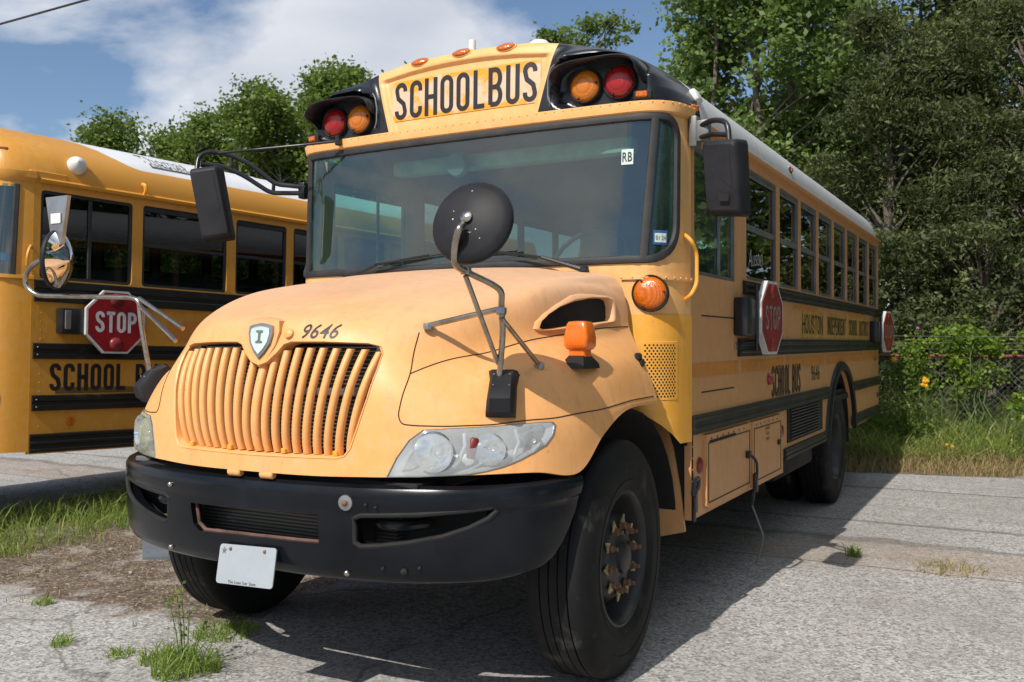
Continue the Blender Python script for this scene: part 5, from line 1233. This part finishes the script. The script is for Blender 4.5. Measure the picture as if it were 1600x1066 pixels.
M['grass'] = leafmat('grass_blade', [(0, (.085, .13, .025)), (.5, (.21, .30, .06)), (.8, (.36, .44, .12)), (1, (.52, .46, .22))], .5, .5, (.45, .60, .10))
M['drygrass'] = leafmat('dry_grass_blade', [(0, (.14, .14, .045)), (.4, (.36, .30, .13)), (.75, (.54, .43, .24)), (1, (.48, .28, .17))], .6, .4, (.5, .42, .2))
M['bark'] = simple('bark', (.11, .088, .068), .85, 0, .3, 6, .5, 30, col2=(.19, .165, .14))
def leafcloud(name, C_, size, mat, parent, aspect=.6, droop=.0, tone=None, fold=True):
    """C_ (n,3) leaf centres; folded two-triangle-pair leaves of random facing"""
    n = len(C_); S = size*(.6+.8*RNG.random(n))
    d = RNG.normal(size=(n, 3)); d[:, 2] = d[:, 2]*.6-droop; d /= np.linalg.norm(d, axis=1, keepdims=True)
    q = RNG.normal(size=(n, 3)); s = np.cross(d, q); s /= np.linalg.norm(s, axis=1, keepdims=True); up = np.cross(s, d)
    a = C_-d*S[:, None]*.5; b = C_+d*S[:, None]*.5; m = C_+up*S[:, None]*.10
    l = m+s*S[:, None]*aspect*.5; r = m-s*S[:, None]*aspect*.5
    V = np.stack([a, l, b, r], 1).reshape(-1, 3); F = np.arange(n*4).reshape(n, 4)
    t = (RNG.random(n) if tone is None else tone); return npmesh(name, V, F, mat, parent, np.repeat(np.clip(t, 0, 1), 4))
def limb(mb, a, b, r0, r1, wob=.12, n=7, sg=5):
    a, b = Vector(a), Vector(b); P = [a.lerp(b, k/n)+(Vector((random.uniform(-1, 1), random.uniform(-1, 1), random.uniform(-.4, .4)))*wob*(b-a).length*.22*math.sin(math.pi*k/n)) for k in range(n+1)]
    mb.tube(P, [r0+(r1-r0)*k/n for k in range(n+1)], sg); return P
def tree(label, base, h, blobs, leaf, mat, nleaf, spread=.42, r0=.16, group=None, name='broadleaf_tree', aspect=.65, droop=.0, ntip=90, stems=1, clump=None):
    """blobs: list of (dx,dy,z,rx,ry,rz) crown lobes relative to the base"""
    root = thing(name, label, 'tree', base, group); B = Vector(base); mb = MB(); tips = []
    fork = Vector((0, 0, h*.28))
    for k in range(stems):
        o = Vector((random.uniform(-.4, .4)*(stems > 1), random.uniform(-.4, .4)*(stems > 1), 0)); tp = Vector((o.x*2.5, o.y*2.5, h*.93)); trunk = limb(mb, o, tp, r0, r0*.18, .10, 12, 8)
        per = max(3, ntip//(len(blobs)*stems))
        for (x, y, z, rx, ry, rz) in blobs:
            for j in range(per):
                u = RNG.normal(size=3); u /= np.linalg.norm(u); rad = RNG.random()**.45
                t = Vector((x+u[0]*rx*rad, y+u[1]*ry*rad, z+u[2]*rz*rad)); tips.append(t)
                if j % 3 == 0:
                    st = min(trunk, key=lambda q: (q-Vector((t.x*.2, t.y*.2, t.z-abs(t.x)*.5-.6))).length); limb(mb, st, t, max(.012, r0*.24), .006, .25, 5, 4)
    mb.build('trunk', M['bark'], root)
    T = np.array([tuple(t) for t in tips]); k = RNG.integers(0, len(T), nleaf)
    cs = spread*(.55+.8*RNG.random(len(T)))[k]
    off = RNG.normal(size=(nleaf, 3))*cs[:, None]*np.array([1, 1, .62]); off[:, 2] -= droop*np.abs(off[:, 2])
    tone_c = RNG.random(len(T))[k]; tone = .12+.62*tone_c+.34*(RNG.random(nleaf)-.3)
    tag(leafcloud('crown', T[k]+off, leaf, mat, root, aspect, droop, tone), kind='stuff'); return root
CAM = Vector((2.761, -3.909, 0))
def at(u, dist):             # ground point seen at image column u (of 1600), at a distance along the view
    d = _f+_r*((u-800)/1470.8); p_ = CAM+Vector((d.x, d.y, 0))*dist; return (p_.x, p_.y, 0)
def zat(v, dist): return 1.48+(533-v)/1470.8*dist
# tall broadleaf trees behind the bus, centre right
tr = 'tall trees behind the fence'
def lobes(w, z0, z1, n, sd, pinch=.6):
    r_ = random.Random(sd); L = []
    for k in range(n):
        t = (k+.5)/n; z = z0+(z1-z0)*t; ww = w*(math.sin(math.pi*min(.98, .18+.80*t))**pinch); a = r_.uniform(0, 6.28)
        L.append((math.cos(a)*ww*.5, math.sin(a)*ww*.5, z, ww*.62, ww*.62, (z1-z0)/n*.9))
    return L
tree('tall pale-barked broadleaf tree rising just right of the nearer bus crown', at(1155, 18.5), 10.5, lobes(1.55, 3.0, 10.8, 9, 1), .122, M['leaf_bright'], 25000, .25, .09, tr, ntip=230, stems=2)
tree('broad light-green tree above the rear of the nearer bus', at(1235, 18.0), 12, lobes(2.2, 2.5, 12.2, 10, 2), .122, M['leaf_bright'], 36000, .27, .11, tr, ntip=270, stems=2)
tree('high open-crowned tree between the light-green tree and the dark evergreens', at(1345, 19.5), 13, lobes(2.0, 4.5, 13.2, 9, 3), .122, M['leaf_bright'], 25000, .27, .11, tr, ntip=210)
tree('slender tree with sparse twigs showing over the SCHOOL BUS header', at(905, 25), zat(35, 25), [(.1, 0, zat(62, 25), 1.5, 1.2, .22), (-.7, .0, zat(52, 25), .6, .6, .18), (.8, 0, zat(42, 25), .8, .5, .14), (0, 0, zat(130, 25), 1.3, 1.0, .5)], .12, M['leaf_mid'], 2600, .13, .10, None, ntip=90)
# dark feathery evergreens at the right
ev = 'dark evergreens behind the chain-link fence'
for lb, u, ds, hh, w, sd in (('dark feathery evergreen directly behind the rear end of the nearer bus', 1395, 15.2, 6.8, 1.45, 5), ('largest dark evergreen with drooping sprays, right of the bus', 1490, 16.0, zat(60, 16), 1.9, 6), ('dark evergreen cut off by the right edge of the picture', 1605, 15.4, zat(5, 15.4), 1.8, 7), ('low dark evergreen tucked between its taller neighbours', 1545, 14.0, 4.2, 1.2, 8)):
    tree(lb, at(u, ds), hh, lobes(w, .7, hh+.1, 13, sd, .45), .095, M['leaf_dark'], 44000 if hh > 5 else 18000, .18, .13, ev, 'evergreen_tree', .30, .7, 300)
tree('dark tree in the gap behind the evergreens', at(1440, 20), 9.5, lobes(3.2, 1.0, 9.0, 8, 9), .14, M['leaf_dark'], 30000, .5, .15, None, 'evergreen_tree', .5, .2, 140)
tree('dark tree filling the background beyond the right evergreen', at(1640, 19), 9.5, lobes(3.2, 1.0, 9.2, 8, 19), .14, M['leaf_dark'], 28000, .5, .15, None, 'evergreen_tree', .5, .2, 120)
tree('shaded bushy tree low behind the tall light-green trees', at(1250, 22), 6.5, lobes(3.6, .8, 6.5, 6, 10), .22, M['leaf_mid'], 16000, .6, .15, None, ntip=120)
# tree line behind the second bus
tl = 'tree line behind the second bus'
for lb, u, ds, v, w, sd in (('lowest tree at the far left end of the line behind the second bus', 190, 34, 194, 2.5, 21), ('second-lowest tree near the left end of the line, above the white bus roof', 240, 33, 184, 3.1, 11), ('rounded tree third from the left in the line behind the second bus', 308, 31, 170, 3.1, 12), ('dense tree above the roof lettering of the second bus', 376, 30, 148, 3.1, 13),
                       ('tree behind the passenger-side mirror arms', 440, 29, 140, 2.7, 14), ('tallest tree of the line, ending at the black lamp housing of the nearer bus', 515, 28, 108, 2.5, 15), ('tree of the line mostly hidden by the nearer bus', 600, 29, 135, 2.7, 16)):
    H = zat(v, ds); tree(lb, at(u, ds), H, lobes(w, .6, H-.35, 7, sd, .35), .135, M['leaf_mid'], 38000, .31, .10, tl, ntip=290)
# unseen tree copies added behind the camera to cut front fill and darken reflections
_src = [o for o in COL.objects if o.get('group') == tl]
for k in range(10):
    o = _src[k % len(_src)]; c = o.copy(); COL.objects.link(c); c.location = (-34+7.6*k, -33+2.2*math.sin(k*2.1), 0); c.rotation_euler = (0, 0, k*1.3); s_ = .62+.10*math.sin(k*1.7); c.scale = (1.5*s_, 1.5*s_, s_); c['group'] = 'unseen trees added to darken reflections'; c['label'] = 'unseen tree added behind the camera to darken reflections, %s in the row' % ('first', 'second', 'third', 'fourth', 'fifth', 'sixth', 'seventh', 'eighth', 'ninth', 'last')[k]
    for ch in o.children: d_ = ch.copy(); COL.objects.link(d_); d_.parent = c
# trees out to the right whose reflection shows in the side windows
for k, (x, y) in enumerate(((5.4, 14.5), (7.8, 13.0))):
    tree(('tree in the corner beyond the fence, right of the picture', 'second tree in the corner beyond the fence, farther right')[k], (x, y, 0), 9.5, lobes(2.6, .6, 9.5, 7, 50+k), .22, M['leaf_mid'], 10000, .5, .15, 'trees right of the parking area', ntip=90)
for k, (x, y) in enumerate(((8.2, 2.8), (8.8, 6.4), (9.0, 10.5), (9.8, -0.6))):
    tree(('tree reflected in the front side windows of the nearer bus', 'tree reflected in the middle side windows', 'tree beyond the right edge beside the fence', 'tree reflected in the driver window glass')[k], (x, y, 0), 9.5, lobes(2.6, .8, 9.5, 7, 30+k), .24, M['leaf_mid'], 9500, .5, .15, 'trees right of the parking area', ntip=90)
# ------------------------------------------------------------------ blades
def blades(name, P, H, Wd, mat, parent=None, lean=.45, tone=None, bend=1.0):
    n = len(P); a = RNG.random(n)*2*math.pi; ln = lean*(.3+RNG.random(n)); d = np.stack([np.cos(a), np.sin(a), np.zeros(n)], 1)
    b = RNG.random(n)*2*math.pi; s = np.stack([np.cos(b), np.sin(b), np.zeros(n)], 1)*Wd[:, None]*.5
    rows = []
    for t, w in ((0, 1), (.35, .9), (.7, .6)):
        c = P+d*(H*ln*(t**2)*bend)[:, None]; c[:, 2] += H*t*(1-.25*ln*t); rows += [c-s*w, c+s*w]
    c = P+d*(H*ln*bend)[:, None]; c[:, 2] += H*(1-.38*ln); rows.append(c)
    V = np.stack(rows, 1).reshape(-1, 3); o = np.arange(n)[:, None]*7
    F = np.concatenate([np.concatenate([o+[0, 1, 3], o+[0, 3, 2], o+[2, 3, 5], o+[2, 5, 4], o+[4, 5, 6]], 1).reshape(-1, 3)])
    t = RNG.random(n) if tone is None else tone
    return npmesh(name, V, F, mat, parent, np.repeat(np.clip(t, 0, 1), 7))
def scatter(n, x0, x1, y0, y1, clump=.25, nc=60):
    c = np.stack([RNG.uniform(x0, x1, nc), RNG.uniform(y0, y1, nc)], 1); k = RNG.integers(0, nc, n); p = c[k]+RNG.normal(size=(n, 2))*clump
    u = np.stack([RNG.uniform(x0, x1, n), RNG.uniform(y0, y1, n)], 1); m = RNG.random(n) < .35; p[m] = u[m]; return np.concatenate([p, np.zeros((n, 1))], 1)
def keep(P, f): return P[f(P[:, 0], P[:, 1])]
edge = lambda x: 7.22+.22*x
P = keep(scatter(26000, -3.5, 6.5, 7.2, 8.6, .2, 200), lambda x, y: y > edge(x)+.10*np.sin(x*5)+.05*np.sin(x*17)); n = len(P); d_ = P[:, 1]-edge(P[:, 0])
tag(blades('dry_verge_grass', P, (.10+.22*RNG.random(n))*(.45+np.clip(d_, 0, 1)), .006+.006*RNG.random(n), M['drygrass'], None, .6, RNG.random(n)), kind='stuff')
P = keep(scatter(30000, -3.5, 7.0, 7.9, 10.6, .22, 260), lambda x, y: y > edge(x)+.55+.15*np.sin(x*3)); n = len(P); d_ = np.clip(P[:, 1]-edge(P[:, 0])-.5, 0, 1.4)/1.4
tag(blades('verge_grass', P, (.26+.50*RNG.random(n))*(.6+.75*d_), .010+.012*RNG.random(n), M['grass'], None, .9, .28+.7*RNG.random(n)), kind='stuff')
P = keep(scatter(7500, -4.75, -3.05, -.8, 3.2, .14, 110), lambda x, y: (x < -3.52+.2*np.sin(y*3)+.1*np.sin(y*11))); n = len(P)
tag(blades('strip_grass', P, (.07+.20*RNG.random(n)**1.5)*(.55+.7*(np.clip(-P[:, 0]-3.4, 0, .6)/.6)), .004+.006*RNG.random(n), M['grass'], None, 1.0, .08+.85*RNG.random(n)), kind='stuff')
P = scatter(9000, -9, -2.8, 8.2, 11.5, .3, 90); n = len(P); tag(blades('far_grass', P, .25+.35*RNG.random(n), .012+.01*RNG.random(n), M['grass'], None, .8), kind='stuff')
P = keep(scatter(4200, -4.2, -.6, -.6, 1.6, .13, 40), lambda x, y: (x < -1.0) | (y < -.2)); n = len(P); P = P[RNG.random(n) < .35]; n = len(P)
tag(blades('sparse_soil_grass', P, .015+.04*RNG.random(n), .004+.003*RNG.random(n), M['drygrass'], None, .9, RNG.random(n)), kind='stuff')
def weed(label, x, y, r, h, n, mat='grass', tall=0, cat='weed'):
    root = thing('weed', label, cat, (x, y, 0), 'weeds growing through the slab')
    a = RNG.random(n)*6.28; q = r*np.sqrt(RNG.random(n)); P = np.stack([q*np.cos(a), q*np.sin(a), np.zeros(n)], 1)
    tag(blades('leaf_tuft', P, h*(.35+.65*RNG.random(n)), .0045+.005*RNG.random(n), M[mat], root, 1.0, .15+.6*RNG.random(n)), kind='stuff')
    if tall:
        mb = MB(); L = []
        for k in range(tall):
            tx, ty = random.uniform(-.10, .10), random.uniform(-.08, .08); hh = random.uniform(.24, .44); P_ = [Vector((tx*.3, ty*.3, 0)), Vector((tx*.5, ty*.6, hh*.5)), Vector((tx, ty, hh))]; mb.tube(P_, [.003, .0025, .0015], 4)
            for j in range(10): L.append((tx+random.gauss(0, .015), ty+random.gauss(0, .015), hh+random.uniform(-.07, .02)))
            for j in range(5): t = random.uniform(.3, .9); L.append((tx*t+random.gauss(0, .012), ty*t+random.gauss(0, .012), hh*t))
        mb.build('stem', M['stem'], root); tag(leafcloud('leaf', np.array(L), .022, M['leaf_vine'], root), kind='stuff')
    return root
M['stem'] = simple('weed_stem', (.10, .16, .04), .6)
weed('tall stemmed weed standing at the front edge, under the licence plate side', -.58, -.90, .15, .17, 260, 'grass', 6)
weed('low leafy weed right of the tall weed at the bus shadow edge', -.84, -.42, .16, .085, 240, 'grass', 0)
weed('weed tuft at the bottom left of the tall weed', -.78, -.84, .12, .10, 200)
weed('small tuft nearer the left edge on gravelly concrete', -1.41, -.93, .05, .10, 50)
weed('little tuft on the soil patch at the left', -2.15, -.52, .06, .08, 60)
weed('tuft between the small tuft and the tall weed', -1.02, -.90, .07, .06, 70)
weed('sprout in the joint in the sunlit pavement right of the bus', 1.68, 2.95, .05, .13, 60)
weed('dry spreading weed in the joint at the far right', 2.30, 2.80, .22, .09, 150, 'drygrass')
# ------------------------------------------------------------------ stones
def stone(label, x, y, s, seed, colr):
    r_ = random.Random(seed); bm = bmesh.new(); bmesh.ops.create_icosphere(bm, subdivisions=2, radius=1)
    for v in bm.verts: v.co = Vector((v.co.x*1.3, v.co.y*.9, v.co.z*.75))*s*(1+r_.uniform(-.12, .12))
    me = bpy.data.meshes.new('stone'); bm.to_mesh(me); bm.free(); me.materials.append(colr); o = link('stone', me); o.location = (x, y, s*.5); o.rotation_euler = (0, .1, r_.uniform(0, 3)); return tag(o, label, 'stone', 'loose stones')
M['stone'] = simple('pale_stone', (.42, .37, .30), .8, 0, .2, 20, .5, 40)
stone('pale chunk of stone lying in the shade under the bumper', -1.03, .06, .030, 3, M['stone']); stone('second smaller stone lying left of the pale chunk', -1.17, .10, .022, 5, M['stone'])
for k, (x, y) in enumerate(((-2.3, .2), (-1.9, .35), (-3.0, .6))): stone(('small stone on the soil nearest the grass strip', 'small stone on the soil beside the front wheel', 'small stone on soil at the left')[k], x, y, .016, 8+k, M['stone'])
# ------------------------------------------------------------------ fence
fx0, fx1 = -4.6, 8.0
fy = lambda x: 9.0+.10*(x-1)
fence = thing('chain_link_fence', 'chain-link fence with rusty red top rail behind the weeds at the right', 'fence', (1, 9, 0))
fl = lambda x, z, dy=0: Vector((x-1, fy(x)-9+dy, z))
M['rustrail'] = simple('rusty_red_rail', (.17, .05, .035), .6, .3, .2, 8, .2, 40)
MB().tube([fl(x, 1.31) for x in np.linspace(fx0, fx1, 8)], .024, 8).build('top_rail', M['rustrail'], fence)
for x in (-3.9, -.9, .35, 3.4, 6.4): MB().tube([fl(x, 0, .03), fl(x, 1.36, .03)], .03, 8).build('post', M['rustrail'], fence)
mb = MB(); hf = 1.30; st_ = .075
for k in range(int((fx1-fx0+hf)/st_)):
    for sg in (1, -1):
        xa = fx0+k*st_-(hf if sg > 0 else 0); xb_2 = xa+sg*hf if sg > 0 else xa-hf
        a, b = (xa, 0.0), (xb_2, hf)
        if sg < 0: a, b = (fx0+k*st_, 0.0), (fx0+k*st_-hf, hf)
        if min(a[0], b[0]) < fx0-.01 or max(a[0], b[0]) > fx1: continue
        mb.tube([fl(a[0], a[1]), fl(b[0], b[1])], .0028, 3)
tag(mb.build('wire_mesh', M['framegrey'], fence, 0), kind='stuff')
for z in (1.40, 1.48, 1.56): MB().tube([fl(x, z+.01*math.sin(x*2), -.05-(z-1.4)*.6) for x in np.linspace(fx0, fx1, 30)], .0035, 4).build('barbed_wire', M['framegrey'], fence)
def bush(name, label, cat, x, y, lobes_, n, size, mat, group=None, stems=6):
    root = thing(name, label, cat, (x, y, 0), group); mb = MB(); T = []
    for (dx_, dy_, z, r_, rz) in lobes_:
        for k in range(14): u = RNG.normal(size=3); u /= np.linalg.norm(u); q = RNG.random()**.4; T.append((dx_+u[0]*r_*q, dy_+u[1]*r_*q*.6, max(.03, z+u[2]*rz*q)))
    for k in range(stems): t = T[RNG.integers(0, len(T))]; limb(mb, (t[0]*.5, 0, 0), t, .010, .004, .3, 6, 4)
    mb.build('stem', M['stem'], root); T = np.array(T); k = RNG.integers(0, len(T), n); P = T[k]+RNG.normal(size=(n, 3))*np.array([.07, .05, .06]); P[:, 2] = np.maximum(P[:, 2], .02)
    tag(leafcloud('leaf', P, size, mat, root, .75, 0, .15+.45*RNG.random(len(T))[k]+.4*RNG.random(n)), kind='stuff'); return root
vg = 'climbing vines on the fence'
bush('vine', 'bright vine mounded over the fence rail, widest of the vines', 'vine', 1.95, fy(1.95)-.02, [(-.12, 0, 1.52, .20, .14), (.14, 0, 1.56, .20, .15), (.0, 0, 1.25, .16, .2), (.34, .0, 1.46, .15, .10)], 1300, .058, M['leaf_vine'], vg)
bush('vine', 'vine clump on the fence left of the widest one', 'vine', 1.45, fy(1.45)-.02, [(0, 0, 1.42, .16, .16), (.02, 0, 1.15, .15, .25)], 520, .055, M['leaf_vine'], vg)
bush('vine', 'vine clump over the rail at the right edge', 'vine', 2.72, fy(2.7)-.02, [(.08, 0, 1.50, .18, .10), (.25, 0, 1.3, .2, .2)], 480, .055, M['leaf_vine'], vg)
bush('vine', 'thin vine with scattered leaves trailing down the middle of the fence mesh', 'vine', 2.05, fy(2)-.06, [(0, 0, .95, .30, .25), (-.4, 0, .9, .2, .25), (.3, 0, 1.1, .2, .15)], 420, .05, M['leaf_vine'], vg)
bush('shrub', 'leafy shrub at the foot of the fence just behind the bus rear bumper', 'shrub', 1.25, 8.75, [(0, 0, .75, .32, .38), (-.35, .1, .5, .3, .3), (.2, 0, .4, .3, .3), (.1, .1, 1.15, .16, .16)], 1700, .05, M['leaf_mid'])
bush('shrub', 'small leafy shrub low in the verge by the right edge', 'shrub', 2.75, 8.6, [(0, 0, .72, .2, .16), (.25, 0, .6, .2, .2)], 500, .06, M['leaf_vine'])
bush('shrub', 'dark hedge-like shrub behind the fence', 'shrub', 2.2, 10.2, [(dx_, 0, z, .6, .5) for dx_ in (-2.2, -1.2, -.2, .8, 1.8, 2.8) for z in (.5, 1.2, 1.9)], 14000, .065, M['leaf_dark'])
M['petal'] = simple('yellow_petal', (.80, .42, .02), .5, 0, .1); M['pinkpetal'] = simple('pink_petal', (.45, .14, .40), .5, 0, .1)
def flower(label, x, y, z, r_, n, mat):
    root = thing('wildflower', label, 'flower', (x, y, 0), 'wildflowers'); MB().tube([(0, .05, 0), (.02, .02, z*.6), (0, 0, z)], .004, 4).build('stem', M['stem'], root)
    for k in range(n):
        c = Vector((random.gauss(0, r_*1.3), random.gauss(0, .03), z+random.gauss(0, r_*.7))) if n > 1 else Vector((0, 0, z)); L = []
        for j in range(16): a = 2*math.pi*j/16; q = r_*(1 if j % 2 == 0 else .55); L.append(c+Vector((math.cos(a)*q, -.01, math.sin(a)*q)))
        MB().add(L+[c+Vector((0, -.02, 0))], [(j, (j+1) % 16, 16) for j in range(16)]).build('blossom', mat, root, 0)
flower('single yellow wildflower just below the fence rail beside the bus rear', 1.28, 8.55, 1.27, .045, 1, M['petal'])
flower('cluster of yellow wildflowers on the shrub right of the bus rear', 1.62, 8.60, .99, .030, 6, M['petal'])
flower('lone yellow flower low in the dry verge grass', 1.92, 8.0, .30, .022, 2, M['petal'])
flower('pink morning-glory bloom above the vine clump', 1.50, fy(1.5), 1.66, .025, 1, M['pinkpetal'])
# ------------------------------------------------------------------ wire overhead
a_ = Vector((-34.65, 20, 14.72)); b_ = Vector((-29.2, 20, 14.76)); cz_ = Vector((2.761, -3.909, 1.48)); a_ = cz_+(a_-cz_)*.5; b_ = cz_+(b_-cz_)*.5
tag(MB().tube([a_+(b_-a_)*t for t in np.linspace(-16, 60, 60)], .022, 6).build('overhead_wire', M['rubber'], None), 'dark utility wire crossing the sky at the top left', 'wire')
